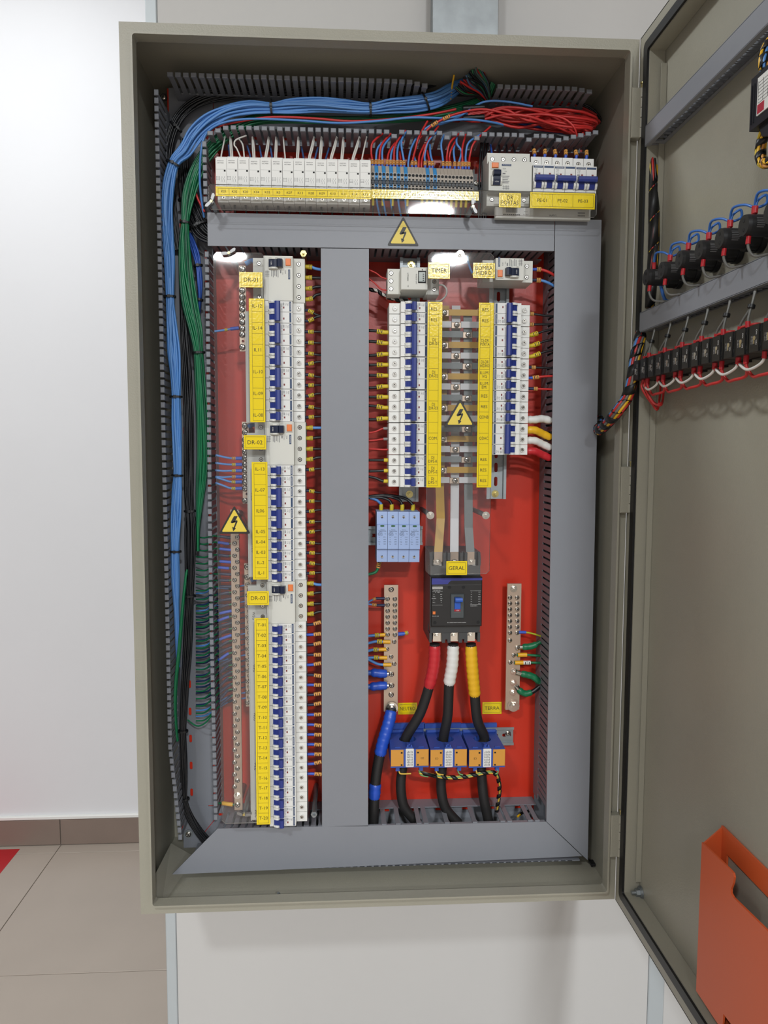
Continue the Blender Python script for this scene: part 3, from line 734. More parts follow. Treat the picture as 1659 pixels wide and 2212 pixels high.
def label(u0, v0, u1, v1, cells, lab, vertical=True, y=YLB, size=0.0078, m0=(0,0), cat='label', pl=None):
    x0, x1, z0, z1 = rect(u0, v0, u1, v1, y)
    t = thing('label_strip' if len(cells) > 1 else 'label_plate', lab, cat, ((x0+x1)/2, y+(0 if pl is None else ((x0+x1)/2-pl.location.x)*0.0-((z0+z1)/2-pl.location.z)*0.0), (z0+z1)/2), (0,0,0) if pl is None else (0,0,0))
    w, h = (x1-x0)/2, (z1-z0)/2
    bk = MB().cbox(-w, w, -0.0004, 0.0006, -h, h, 0.0002).build('backing', YEL, t)
    mx, mz = 0.0028, 0.0028; k = MB(); e = 0.00018; n = len(cells)
    X0, X1, Z0, Z1 = -w+mx+m0[0], w-mx-m0[1], -h+mz, h-mz
    def ln(a, b, c, d): k.box(a-e, b+e, -0.00055, -0.0003, c-e, d+e)
    ln(X0,X1,Z0,Z0); ln(X0,X1,Z1,Z1); ln(X0,X0,Z0,Z1); ln(X1,X1,Z0,Z1)
    for i in range(1, n):
        if vertical: zz = Z1-(Z1-Z0)*i/n; ln(X0,X1,zz,zz)
        else: xx = X0+(X1-X0)*i/n; ln(xx,xx,Z0,Z1)
    k.build('border', INK, bk)
    for i, c in enumerate(cells):
        if not c: continue
        if vertical: cx, cz, wm = (X0+X1)/2, Z1-(Z1-Z0)*(i+0.5)/n, (X1-X0)*0.92
        else: cx, cz, wm = X0+(X1-X0)*(i+0.5)/n, (Z0+Z1)/2, (X1-X0)/n*0.8
        MB().text(c, size, cx, cz, -0.00056, 0, wmax=wm).build('lettering', INK, bk)
    return t
label(517,588,567,621, ['DR-01'], 'yellow label DR-01 on the left clear cover', size=0.0094)
label(527,940,575,971, ['DR-02'], 'yellow label DR-02 on the left clear cover', size=0.0094)
label(534,1277,581,1307, ['DR-03'], 'yellow label DR-03 on the left clear cover', size=0.0094)
label(539,645,572,912, ['IL-12','','IL-14','','IL11','','1L-10','','IL-09','','IL-08'], 'long yellow label strip from IL-14 down to IL-08', m0=(0.002,0))
label(545,998,579,1252, ['IL-13','','IL-07','','IL06','','IL-05','IL-04','IL-03','IL-2','IL-1'], 'long yellow label strip from IL-13 down to IL-1', m0=(0.001,0))
label(552,1335,582,1781, ['T-%02d'%i for i in range(1,21)], 'long yellow label strip from T-01 down to T-20', m0=(0.0,0))
label(925,567,972,602, ['TIMER'], 'yellow label TIMER on the centre clear cover', size=0.0094)
label(1022,568,1069,601, ['BOMBA\nHIDRO'], 'yellow label BOMBA HIDRO on the centre clear cover', size=0.0094)
label(922.5,652,954,1053, ['RES','RES','','DJ\nDR-01','','','DJ\nDR-02','','','DJ\nDR-03','','','COM.','','DJ\nDPS-R','DJ\nDPS-S','DJ\nDPS-T'], 'long yellow label strip left of the striped bars', size=0.0072, m0=(0,0.003))
label(1032,654,1064,1053, ['RES','RES','','DJ-DR\nPORTA','','DJ-DR\nHIDRO','ILUM.\nVG','ILUM.\nEM.','RES','RES','QDNB','','QDAC','','RES','RES','RES'], 'long yellow label strip right of the striped bars', size=0.0072, m0=(0,0.003))
label(964,1212,1009,1242, ['GERAL'], 'yellow label GERAL at the bottom of the centre clear cover', size=0.0092)
label(1078,417,1125,448, ['DR\nPORTAS'], 'yellow label DR PORTAS below the top residual device', size=0.0094, pl=TOPP)
label(1145,416.5,1285,451, ['PE-01','PE-02','PE-03'], 'yellow label strip PE-01 to PE-03 at the top right', False, size=0.0074, pl=TOPP)
label(466,406.5,802,427, KN, 'long yellow label strip K01 to K15 below the contactors', False, size=0.0054, m0=(0.001,-0.002), pl=TOPP)
label(802.5,411.5,1034,431, ['K01','K02','K03','K04','K05','K0','K07','K13','K08','K09','K10','K11','K14','K15'], 'yellow label strip K01 to K15 below the terminal blocks', False, size=0.0052, m0=(-0.001,-0.001), pl=TOPP)
label(860,1518,901,1543, ['NEUTRO'], 'yellow label NEUTRO on the orange plate', y=YP-0.001, size=0.0096)
label(1042,1516.5,1083.5,1542, ['TERRA'], 'yellow label TERRA on the orange plate', y=YP-0.001, size=0.0096)
def warning(u, vtop, vbot, wpx, y, lab):
    a, b = P(u, vtop, y), P(u, vbot, y); w = P(u+wpx/2,vbot,y).x-P(u-wpx/2,vbot,y).x
    t = thing('warning_sign', lab, 'warning sign', (a.x, y, b.z)); h = a.z-b.z
    def tri(s, yy0, yy1):
        cz = h*0.36; pts = []
        for (px, pz) in ((-w/2,0),(w/2,0),(0,h)):
            q = V((px*s, cz+(pz-cz)*s, 0)); pts.append(q)
        out = []
        r = 0.10
        for i in range(3):
            p, pr, nx = pts[i], pts[i-1], pts[(i+1)%3]
            out += [tuple((p+(pr-p)*r*0.5)[:2]), tuple((p+(pr-p)*r*0.16+(nx-p)*r*0.16)[:2]), tuple((p+(nx-p)*r*0.5)[:2])]
        return MB().prism(out, 'y', yy0, yy1)
    tri(1.0, -0.0006, 0.0004).build('border', mat('sign_black',(34,31,28),0.45), t)
    tri(0.80, -0.0009, -0.0006).build('panel', mat('sign_yellow',(232,206,72),0.42), t)
    k = h*0.50; ox, oz = -0.0*w, h*0.10
    m = MB()
    def q(x, z): return (ox+x*k, -0.0011, oz+z*k)
    m.add([q(-0.02,1.06),(q(0.24,1.06)),q(0.02,0.62),q(-0.26,0.62)], [(0,1,2,3)])          # upper bar of the bolt
    m.add([q(-0.26,0.62),q(-0.18,0.54),q(0.22,0.66),q(0.20,0.77)], [(0,1,2,3)])
    m.add([q(0.10,0.66),q(0.22,0.66),q(0.02,0.20),q(-0.07,0.22)], [(0,1,2,3)])
    m.add([q(-0.16,0.30),q(0.10,0.19),q(-0.09,-0.02)], [(0,1,2)])
    for f in range(1): m.build('lightning_bolt', mat('sign_black',(34,31,28),0.45), t)
    return t
warning(871, 467.5, 531, 69, YC-0.0006, 'triangular yellow high voltage warning sign on the horizontal duct cover')
warning(506, 1092, 1153, 69, YLB, 'triangular yellow high voltage warning sign on the left clear cover')
warning(994, 861, 922, 69, YLB, 'triangular yellow high voltage warning sign on the centre clear cover')
# ================================================================ comb busbars beside the left breakers
def comb(u0, v0, u1, v1, lab, words):
    y = 0.071
    x0, x1, z0, z1 = rect(u0, v0, u1, v1, y)
    t = thing('comb_busbar', lab, 'busbar', ((x0+x1)/2, y, z1))
    w = (x1-x0)/2
    MB().cbox(-w, w, 0, 0.012, z0-z1, 0, 0.001).box(-w, -w+0.0016, -0.0012, 0, z0-z1, 0).build('bar_cover', IVORY, t)
    for v in words:
        MB().text('WEG', 0.0062, -0.0022, P((u0+u1)/2, v, y).z-z1, -0.0003, 0, rot=math.radians(-90)).build('lettering', INK, t)
    o = bpy.data.objects
    return t
comb(531,672,558,914,'light grey comb busbar beside the upper left breakers',(697,772))
comb(535,935,562,1247,'light grey comb busbar beside the middle left breakers',(1072,1184))
comb(539,1265,567,1772,'light grey comb busbar beside the lower left breakers',(1330,1443,1548,1655,1757))
x0, x1, z0, z1 = rect(1070, 449, 1276, 473, 0.064)
t = thing('comb_busbar', 'light grey comb busbar with a printed sticker at the top right', 'busbar', (x0, 0.064, z0))
w, h = x1-x0, z1-z0
MB().cbox(0, w, 0, 0.01, 0, h, 0.001).build('bar_cover', IVORY, t)
m = MB(); m.cbox(0.002, 0.058, -0.0006, 0, 0.002, h-0.0005, 0.0001, 0)
for i in range(26): m.box(0.0175+i*0.00075, 0.0175+i*0.00075+(0.0005 if i%3 else 0.0003), -0.0007, -0.0006, h*0.5, h*0.94, 1)
m.text('BRS-15', 0.002, 0.051, h*0.62, -0.0007, 1); m.text('M.E. TAUP', 0.002, 0.051, h*0.35, -0.0007, 1, wmax=0.012)
for i in range(9): m.box(0.013+i*0.0032, 0.0155+i*0.0032, -0.0007, -0.0006, h*0.28, h*0.36, 1)
m.build('sticker', [WHITE, INK], t)
MB().text('WEG', 0.0056, 0.0965, h*0.30, -0.0003).build('lettering', INK, t)
m = MB()
for k in range(2):
    for i in range(6): m.box(0.139+i*0.0021, 0.1406+i*0.0021, -0.0003, 0, h*(0.55-k*0.25), h*(0.65-k*0.25))
m.build('fine_print', GINK, t)

# ================================================================ terminal bars
def bar(u0, v0, u1, v1, y, lab, screws, thick=0.006, holes=(), stand=True):
    x0, x1, z0, z1 = rect(u0, v0, u1, v1, y)
    xt = P((u0+u1)/2, v0+5, y).x; xb = P((u0+u1)/2, v1-5, y).x
    t = thing('terminal_bar', lab, 'terminal bar', ((x0+x1)/2, y, (z0+z1)/2))
    cx, cz = t.location.x, t.location.z; w, h = (x1-x0)/2, (z1-z0)/2
    H = [circ(P(u,v,y).x-cx, P(u,v,y).z-cz, 0.0024, 10) for u, v in holes]
    MB().holed([(-w,-h),(w,-h),(w,h),(-w,h)], H, 'y', 0, thick).build('bar', BAR, t)
    for s in screws:
        u, v, kind = s if len(s) == 3 else (s[0], s[1], SP)
        p = P(u, v, y); link('screw', kind, t, (p.x-cx, -0.0001, p.z-cz), (0, random.uniform(0,3), 0))
    if stand:
        for zz in (h-0.012, -h+0.012): MB().cyl((0,thick,zz),(0,YP-y-0.0005,zz),0.006,n=12).build('insulator', mat('red_insulator',(120,34,30),0.5), t)
    return t
YB = 0.108
bar(517,574,531.5,759,YB,'short metal neutral bar behind the DR-01 label',[(523.5,v,SPN) for v in (582,596,612,628,642,655,668,682,696,710,723,750)],holes=((525,737),))
bar(523.5,911,538,1088,YB,'short metal neutral bar behind the DR-02 label',[(529.5,v,SPN) for v in (920,934,950,963,976,989,1003,1016,1030,1042,1055,1081)],holes=((533.5,1067),))
bar(529.5,1217,544.5,1526,YB,'metal neutral bar behind the DR-03 label',[(534,1224,SPN),(534,1246,SPN)]+[(537+(2.2 if i%2 else -2.2),1262+i*11.6) for i in range(23)])
sc = [(510+(3.0 if i%2==0 else -3.0),1160.5+i*13.13) for i in range(43)]
bar(502,1101,519.5,1750,YB,'long metal earth bar on the left below the warning triangle',[(515,1108)]+sc[:42]+[(513,1718,NUT),(513.5,1738,SPB)])
g = [(845,1273,SPB)]
for i in range(7): g += [(837.5-0.2*i*0, 1293.5+i*12.9), (853,1293.5+i*12.9)]
g += [(851.5,1386),(836,1402),(845,1418.5),(851.5,1433.5),(845.5,1455.5,SPB),(846,1480,SPB),(845,1500,SPB)]
YN = 0.150
NB = bar(829.5,1264,859.5,1537,YN,'metal neutral bar above the NEUTRO label',g)
p = P(846,1528,YN); NL = NB.location
big = hexnut(0.0078)
big.materials.clear(); big.materials.append(STEEL)
link('bolt', big, NB, (p.x-NL.x, -0.0035, p.z-NL.z))
g = [(1109.5,1271.5,NUT)]
for i in range(7): g += [(1101.5,1290.5+i*12.7), (1117,1290.5+i*12.7)]
g += [(1101.5,1383),(1117.5,1399,SPB),(1109.5,1415),(1102,1430.5),(1109.5,1450.5,NUT),(1109,1475,NUT),(1108,1496,NUT)]
TB = bar(1094,1261,1124,1533,YN,'metal earth bar above the TERRA label',g)
p = P(1109,1524,YN); link('bolt', big, TB, (p.x-TB.location.x, -0.001, p.z-TB.location.z))

# ================================================================ striped bars between the breaker groups
def flat(path, w, th, mt, name, parent, m=None):    # a flat strip following points in x-z at given y, width across in x
    b = MB() if m is None else m
    n = len(path); vs = []
    for p in path: vs += [(p[0]-w/2,p[1],p[2]),(p[0]+w/2,p[1],p[2]),(p[0]+w/2,p[1]+th,p[2]),(p[0]-w/2,p[1]+th,p[2])]
    fs = [(0,1,2,3),(4*n-4,4*n-1,4*n-2,4*n-3)]
    for i in range(n-1):
        for j in range(4): fs.append((4*i+j,4*i+4+j,4*i+4+(j+1)%4,4*i+(j+1)%4))
    b.add(vs, fs)
    return b.build(name, mt, parent) if m is None else b
YBB = 0.100
mc_y = 0.093
bars = {}
for key, mt, name, uu in (('y',BBY,'yellow',((961.5,660),(950,1056),(952,1120),(947,1192))),('w',BBW,'white',((985.5,660),(982.5,1056),(982,1120),(981.5,1192))),('g',BBG,'grey',((1010.5,680),(1012,1056),(1012.5,1140),(1016,1192)))):
    t = thing('busbar', '%s sleeved flat busbar running down to the main breaker' % name, 'busbar', (0,0,0))
    y = {'y':YBB+0.010,'w':YBB+0.005,'g':YBB}[key]
    pts = []
    for i, (u, v) in enumerate(uu): 
        q = P(u, v, y if i < 3 else mc_y); pts.append((q.x, q.y, q.z))
    top = pts[0]
    flat(pts, 0.0148, 0.003, mt, 'sleeve', t)
    e = P(uu[-1][0], 1214, mc_y); flat([(pts[-1][0],mc_y,pts[-1][2]),(pts[-1][0],mc_y,e.z)], 0.0146, 0.003, BAR, 'bare_end', t)
    bars[key] = (t, y, pts)
YS = YBB-0.006
pat = [('y',675),('w',701,),('g',722),('y',745),('w',768),('g',790),('y',813),('w',835),('g',859),('y',881),('w',904),('g',926),('y',948),('w',970),('g',992),('y',1015),('w',1037)]
su = {'y':959,'w':986,'g':1011}
cnt = {'y':0,'w':0,'g':0}
for k, v in pat:
    nm = {'y':'yellow','w':'white','g':'grey'}[k]; mt = {'y':BBY,'w':BBW,'g':BBG}[k]
    f = (v-675)/362.0
    us = su[k]-4.5*f
    t = thing('cross_strap', '%s %s sleeved strap from the top crossing between the label strips' % (ORD[cnt[k]], nm), 'busbar strap', (0,0,0)); cnt[k] += 1
    x0, x1 = P(915,v,YS).x, P(1060,v,YS).x; z = P(985,v,YS).z; hh = 0.0052
    xs = P(us,v,YS).x
    m = MB().box(x0, xs-0.0085, YS, YS+0.002, z-hh, z+hh).box(xs+0.0085, x1, YS, YS+0.002, z-hh, z+hh)
    m.build('sleeve', mt, t)
    MB().cbox(xs-0.0084, xs+0.0084, YS+0.0002, YS+0.0035, z-hh-0.0012, z+hh-0.0012, 0.0006).build('bare_end', BAR, t)
    link('screw', SPB, t, (xs+0.0008, YS, z-0.0008), (0, random.uniform(0,3), 0))

# ================================================================ main breaker
def main_breaker():
    yf = 0.070
    x0, x1, z0, z1 = rect(931, 1247, 1042, 1355, yf)        # black front
    X0, X1 = x0-0.001, x1-0.001; w = X1-X0; cx = (X0+X1)/2
    t = thing('main_circuit_breaker', 'black three-pole moulded main breaker below the GERAL label', 'circuit breaker', (cx, yf, z0))
    H = z1-z0; h = w/2
    zt = P(985,1193,yf+0.02).z-z0; zb = P(985,1388,yf+0.012).z-z0
    b = MB()
    b.box(-h, h, 0.006, YP-yf-0.001, 0.0, H)                   # middle block
    b.box(-h, h, 0.030, YP-yf-0.001, H, zt); b.box(-h, h, 0.034, YP-yf-0.001, zb, 0)
    b.prism([(0.006,H),(0.012,H+0.0015),(0.014,H+0.018),(0.03,H+0.018),(0.03,H)], 'x', -h+0.001, h-0.001)
    b.prism([(0.008,0),(0.010,-0.012),(0.014,-0.0125),(0.034,-0.0125),(0.034,0)], 'x', -h+0.001, h-0.001)
    pw = w/3
    for i in range(4):
        c = -h+pw*i; a0, a1 = max(-h, c-0.0045), min(h, c+0.0045)
        if i in (1, 2):
            b.box(c-0.0062, c-0.0015, 0.014, 0.03, H+0.018, zt); b.box(c+0.0015, c+0.0062, 0.014, 0.03, H+0.018, zt)
            b.box(c-0.0075, c+0.0075, 0.011, 0.034, zb+0.006, -0.0125); b.box(c-0.0075, c-0.002, 0.011, 0.034, zb, zb+0.006); b.box(c+0.002, c+0.0075, 0.011, 0.034, zb, zb+0.006)
        else:
            b.prism([(0.014,H+0.018),(0.014,zt-0.010),(0.020,zt),(0.03,zt),(0.03,H+0.018)], 'x', a0, a1)
            b.prism([(0.011,-0.0125),(0.011,zb+0.001),(0.034,zb+0.001),(0.034,-0.0125)], 'x', a0, a1)
    b.build('body', MCC, t)
    f = MB(); f.cbox(-h+0.0015, h+0.0005, 0, 0.0075, 0.0015, H, 0.0014, 0)
    for sx, sz in ((-0.012,H-0.0175),(0.0125,H-0.0175),(-h+0.008,0.0085),(h-0.006,0.0085)):
        f.cyl((sx,0,sz),(sx,-0.0002,sz),0.0030,n=14,m=1)
    f.build('front_cover', [MCF, DARK], t)
    n = MB().prism([(-h+0.0022,H-0.0012),(h,H-0.0012),(h,H-0.0052),(-0.009,H-0.0056),(-0.0125,H-0.008),(-0.0150,H-0.0118),(-h+0.0022,H-0.0122)], 'y', -0.0007, 0.0003)
    n.build('blue_band', MCB_, t)
    bz = MB(); bx0, bx1, bz0, bz1 = -0.0100, 0.0135, 0.0165, 0.0590
    bz.cbox(bx0, bx1, -0.0042, 0.0002, bz0, bz1, 0.0012, 0); bz.box(-0.0040, 0.0070, -0.0044, -0.0042, 0.0292, 0.0545, 1); bz.box(-0.004,0.007,-0.0045,-0.0042,0.0266,0.0271,2)
    bz.build('toggle_bezel', [mat('slate_bezel',(72,78,80),0.45), DARK, GINK], t)
    tg = MB().prism([(-0.0044,0.0325),(-0.0062,0.0330),(-0.0072,0.046),(-0.0140,0.0475),(-0.0150,0.0505),(-0.0135,0.0535),(-0.0044,0.0540)], 'x', -0.0036, 0.0066).prism([(-0.0095,0.0470),(-0.0150,0.0474),(-0.0160,0.0505),(-0.0145,0.0538),(-0.0095,0.0540)], 'x', -0.0028, 0.0090)
    tg.build('toggle', mat('bright_blue_toggle',(40,92,190),0.4), t)
    o = MB().box(-0.0038, 0.0068, -0.0050, -0.0043, 0.0290, 0.0325, 0).text('ON', 0.0030, 0.0020, 0.0308, -0.0052, 1).build('on_plate', [mat('on_red',(176,32,48),0.5), WINK], t)
    MB().cbox(-h+0.0040, -h+0.0088, -0.0022, 0, 0.0235, 0.0285, 0.0006).build('trip_button', ORGB, t)
    k = MB(); y = -0.0003
    k.cbox(-h+0.0032, -h+0.0212, -0.0005, 0, H-0.0205, H-0.0162, 0.0002, 1); k.text('TRAMONTINA', 0.0028, -h+0.0122, H-0.01835, -0.0006, 2, wmax=0.0155)
    L = [('TSM 100S/ I-TD',0.0108),('In   100A',0.0122)]
    k.text('TSM 100S/ I-TD', 0.0019, -h+0.0110, H-0.0226, y, 0, wmax=0.0145); k.text('In   100A', 0.0021, -h+0.0122, H-0.0262, y, 0)
    for i, (a, b2) in enumerate((('Ui','800V'),('Uimp','8kV'),('50Hz/60Hz','Cat A'),('Ii','10In'),('+40°C','TI'))):
        k.text(a, 0.0017, -h+0.0060, H-0.0298-i*0.0035, y, 0, wmax=0.009); k.text(b2, 0.0017, -h+0.0188, H-0.0298-i*0.0035, y, 0, wmax=0.0055)
    k.box(-h+0.0032,-h+0.0210,y,0,H-0.0243,H-0.0241,0); k.box(-h+0.0032,-h+0.0210,y,0,H-0.0486,H-0.0484,0)
    for i, (a, b2) in enumerate((('Ue','Icu/Ics'),('(V)','(kA)'),('220','80/50'),('240','80/50'),('400','50/30'),('415','50/30'))):
        k.text(a, 0.0017, h-0.0185, H-0.0262-i*0.0041, y, 0, wmax=0.005); k.text(b2, 0.0017, h-0.0045, H-0.0262-i*0.0041, y, 0, wmax=0.0065)
    k.box(h-0.0205,h-0.0015,y,0,H-0.0240,H-0.0238,0); k.box(h-0.0205,h-0.0015,y,0,H-0.0480,H-0.0478,0); k.box(-h+0.003,h-0.001,y,0,H-0.0137,H-0.0135,3)
    k.text('IEC/EN 60947-2', 0.0018, h-0.0140, H-0.0505, y, 0, wmax=0.0125)
    k.text('PUSH TO TRIP', 0.0018, -h+0.0092, 0.0200, y, 0, wmax=0.012); k.text('Arc isolation board must be installed', 0.0022, 0.0010, 0.0085, y, 0, wmax=0.034)
    k.build('print', [WINK, mat('pale_plate',(190,188,184),0.5), INK, GINK], t)
    for i in range(3):
        c = -h+pw*(i+0.5)
        s = link('terminal_screw', NUT, t, (c-0.0005, mc_y-yf-0.0006, zt-0.0185)); s2 = link('terminal_screw', NUT, t, (c-0.001, 0.019, -0.0195))
        MB().box(c-0.0075, c+0.0075, 0.020, 0.0235, -0.030, -0.0127).build('terminal_plate', STEEL, t)
        MB().box(c-0.0075, c+0.0075, mc_y-yf+0.0031, mc_y-yf+0.006, H+0.018, H+0.027).build('terminal_plate', STEEL, t)
    return t
main_breaker()

# ================================================================ timer, surge arresters, current transformers
def timer():
    y = YM+0.002
    x0, x1, z0, z1 = rect(866, 577, 924, 626, y); w, h = x1-x0, z1-z0
    t = thing('timer', 'light grey digital timer with a small screen beside the TIMER label', 'timer', (x0, y, z0))
    b = MB(); b.cbox(0, w, 0, 0.066, 0, h, 0.001)
    for a, c in ((-0.021, 0.001), (w-0.001, w+0.021)):
        b.cbox(a, c, 0.018, 0.062, -0.004, h+0.001, 0.0008); 
    b.build('body', IVORY, t)
    d = MB(); d.cbox(w-0.0160, w-0.0030, -0.0008, 0, h*0.30, h*0.84, 0.0004, 0); d.box(w-0.0148, w-0.0044, -0.0010, -0.0008, h*0.36, h*0.78, 1)
    for k in range(4): d.box(w-0.0085, w-0.0060, -0.0011, -0.0010, h*(0.40+0.09*k), h*(0.44+0.09*k), 2)
    d.build('screen', [DARK, LCD, INK], t)
    p = MB(); p.text('exatron', 0.0052, w*0.585, h*0.48, -0.0003, 0, math.radians(-90), 0.022); p.text('LETM4004', 0.0030, w*0.26, h*0.56, -0.0003, 1, math.radians(-90), 0.016); p.text('CE', 0.0026, w*0.27, h*0.16, -0.0003, 1, math.radians(-90))
    p.box(w*0.78, w*0.81, -0.0004, 0, h*0.86, h*0.92, 1)
    p.build('print', [GINK, INK], t)
    for k in range(3):
        link('terminal_screw', SR, t, (-0.015, 0.0178, h*(0.83-0.35*k))); link('terminal_screw', SR, t, (w+0.013, 0.0178, h*(0.83-0.35*k)))
    POS['timer'] = V((x0-0.021, y+0.03, z0)); return t
timer()
def surge():
    y = YM+0.018
    x0, x1, z0, z1 = rect(814, 1106, 907.5, 1215, y); w = (x1-x0)/4; H = z1-z0
    b = MB().prism([(0,-H*0.23),(0,H*0.245),(0.006,H*0.25),(0.0075,H*0.5),(0.062,H*0.5),(0.062,-H*0.5),(0.0075,-H*0.5),(0.006,-H*0.245)], 'x', -w/2+0.0003, w/2-0.0003).mesh('body',[SPD])
    g = MB().prism(rrect(-0.0035,0.0182,0.0035,0.0212,0.0014,3),'y',-0.0003,0.0002).mesh('status_window',[GRNI])
    p = MB(); p.text('Classe II', 0.0020, 0, 0.0135, -0.0002, 0, wmax=0.009); p.text('TRAMONTINA', 0.0026, 0, 0.0108, -0.0002, 0, wmax=0.0135); p.text('DPS', 0.0036, -0.0025, 0.0058, -0.0002, 0); p.text('T2', 0.0022, 0.0050, 0.0060, -0.0002, 0)
    p.M = None
    for i in range(14):
        a = math.radians(60+i*18); a2 = math.radians(60+(i+1)*18)
        f = lambda q, r: (-0.0025+r*1.45*math.cos(q), -0.0002, 0.0058+r*math.sin(q))
        p.add([f(a,0.0030),f(a2,0.0030),f(a2,0.0034),f(a,0.0034)], [(0,1,2,3)])
    for i, (a, c) in enumerate((('Uc','275V~'),('In','10kA'),('Imax','20kA'),('Up','1,5kV'))):
        p.text(a, 0.0021, -0.0050, 0.0004-i*0.0040, -0.0002, 0, wmax=0.005); p.text(c, 0.0021, 0.0042, 0.0004-i*0.0040, -0.0002, 0, wmax=0.0065)
    p = p.mesh('print',[INK])
    for i in range(4):
        t = thing('surge_arrester', '%s pale blue surge arrester from the left in the row of four' % ORD[i], 'surge arrester', (x0+w*(i+0.5), y, (z0+z1)/2-0.0002*i), (0,0,0), 'surge arresters')
        link('body', b, t); link('status_window', g, t); link('print', p, t)
        for s in (-1, 1): link('terminal_screw', SR, t, (0, 0.0072, s*H*0.385))
        POS[('SPD',i)] = V(t.location)
    return H
SPH = surge()
def transformer(i, u0, u1, lab, ce):
    y = 0.080
    x0, x1, z0, z1 = rect(u0, 1618, u1, 1658, y); w, H = x1-x0, z1-z0; dp = 0.088
    t = thing('current_transformer', lab, 'current transformer', ((x0+x1)/2, y, z0), (0,0,0), 'current transformers'); h = w/2
    hc = 0.047
    hole = [(0.0155*(1+0.05*(k%2))*math.cos(2*math.pi*k/28), hc+0.0155*(1+0.05*(k%2))*math.sin(2*math.pi*k/28)) for k in range(28)]
    b = MB(); b.holed([(-h,0),(h,0),(h-0.001,dp),(-h+0.001,dp)], [hole], 'z', 0, H)
    b.cbox(-h+0.001, h-0.001, dp-0.014, dp, H, H+0.006, 0.002)
    b.box(-h-0.002, h+0.002, dp-0.006, dp-0.001, 0.004, H+0.016)
    for s in (-1, 1):
        b.box(s*h*0.62-0.005, s*h*0.62+0.005, 0.006, 0.011, H, H+0.0016)
        b.box(s*h*0.62-0.0034, s*h*0.62+0.0034, 0.006, 0.014, -0.009, 0)
    b.box(-0.006, 0.006, 0.003, 0.016, H, H+0.0025); b.box(-0.0045, -0.002, 0.003, 0.017, H+0.0025, H+0.006); b.box(0.002, 0.0045, 0.003, 0.017, H+0.0025, H+0.006)
    b.box(-0.002, 0.002, 0.010, 0.014, H+0.0025, H+0.0055)
    b.build('housing', CTB, t)
    for s in (-1, 1):
        c = s*h*0.66; q = h*0.335
        m = MB().cbox(c-q, c+q, -0.0016, 0.0005, 0.003, H-0.0008, 0.0006, 0)
        for zz in (0.0055, H-0.006): 
            xx = c-s*(q-0.0035); m.box(xx-0.0016, xx+0.0016, -0.0018, -0.0015, zz-0.0014, zz+0.0014, 1)
        if s == ce: m.text('CE', 0.0048, c, H*0.52, -0.0018, 1, rot=0 if ce == 1 else math.radians(180))
        m.build('terminal_cover', [CTO, INK], t)
    m = MB().prism(rrect(-0.0072,0.0015,0.0072,H+0.0008,0.0012,3),'y',-0.0016,0.0002,0)
    for k in range(5): 
        for j in range(6): m.box(-0.005+k*0.0022, -0.0040+k*0.0022, -0.0018, -0.0016, 0.004+j*(H-0.006)/6, 0.004+j*(H-0.006)/6+(H-0.006)/6*(0.55+0.07*((k*3+j)%5)), 1)
    m.build('rating_label', [TIN, GINK], t)
    POS[('CT',i)] = V((t.location.x, y+hc, z0+H))
    return t
transformer(0, 844, 926, 'left blue current transformer with orange covers around the red-taped cable', 1)
transformer(1, 929.5, 1008.5, 'middle blue current transformer with orange covers around the white-taped cable', -1)
transformer(2, 1013, 1091, 'right blue current transformer with orange covers around the yellow-taped cable', -1)
# ---------------------------------------------------------------- loose studs and screws
def stud(u, v, y, lab, m=BRASS):
    p = P(u, v, y)
    t = thing('threaded_stud', lab, 'stud', (p.x, y, p.z))
    MB().cyl((0,0,0),(0,0.012,0),0.0021,n=12).build('thread', m, t); MB().cyl((0,0.013,0),(0,YP-y-0.0004,0),0.0040,n=12).prism([(0.0055*math.cos(math.pi*i/3),0.0055*math.sin(math.pi*i/3)) for i in range(6)],'y',0.007,0.013).build('spacer', m, t)
stud(655, 545, 0.055, 'yellow zinc stud with nut right of the DR-01 device')
stud(678, 1764, 0.055, 'bare steel stud standing right of breaker T-20', ZINC)
p = P(407, 1802, YP-0.004); t = thing('machine_screw', 'round cross-head screw with washer in the lower left duct corner', 'screw', (p.x, YP-0.0024, p.z))
MB().cyl((0,0,0),(0,-0.0012,0),0.0085,n=20).build('washer', ZINC, t); link('head', pan_screw(0.0056), t, (0,-0.0012,0))
p = P(353, 210, YP-0.004); t = thing('machine_screw', 'dark screw with washer in the upper left duct corner', 'screw', (p.x, YP-0.0024, p.z))
MB().cyl((0,0,0),(0,-0.0012,0),0.0065,n=20).build('washer', mat('dark_washer',(60,60,62),0.4,0.6), t); link('head', pan_screw(0.0046), t, (0,-0.0012,0))
t = thing('loose_screw', 'loose zinc screw lying on the cabinet floor', 'screw', (0.2310, 0.020, -CH+0.0072), (math.radians(20), math.radians(-24), 0))
MB().cyl((0,0,0.0),(0,0,0.016),0.0022,n=10).build('shank', ZINC, t); MB().cyl((0,0,-0.0038),(0,0,0),0.0052,0.0040,n=12).cyl((0,0,0.0022),(0,0,0.0046),0.0050,n=6).build('head', ZINC, t)
p = P(1278, 1862, 0.1); t = MB().cbox(p.x-0.004, p.x+0.0045, 0.09, 0.106, p.z-0.0030, p.z+0.0012, 0.0006).cyl((p.x,0.098,p.z-0.003),(p.x,0.098,-CH+0.0019),0.002,n=8)
tag(t.build('plug_cap', RUB), 'small black plastic cap at the lower right of the cabinet floor', 'cap')
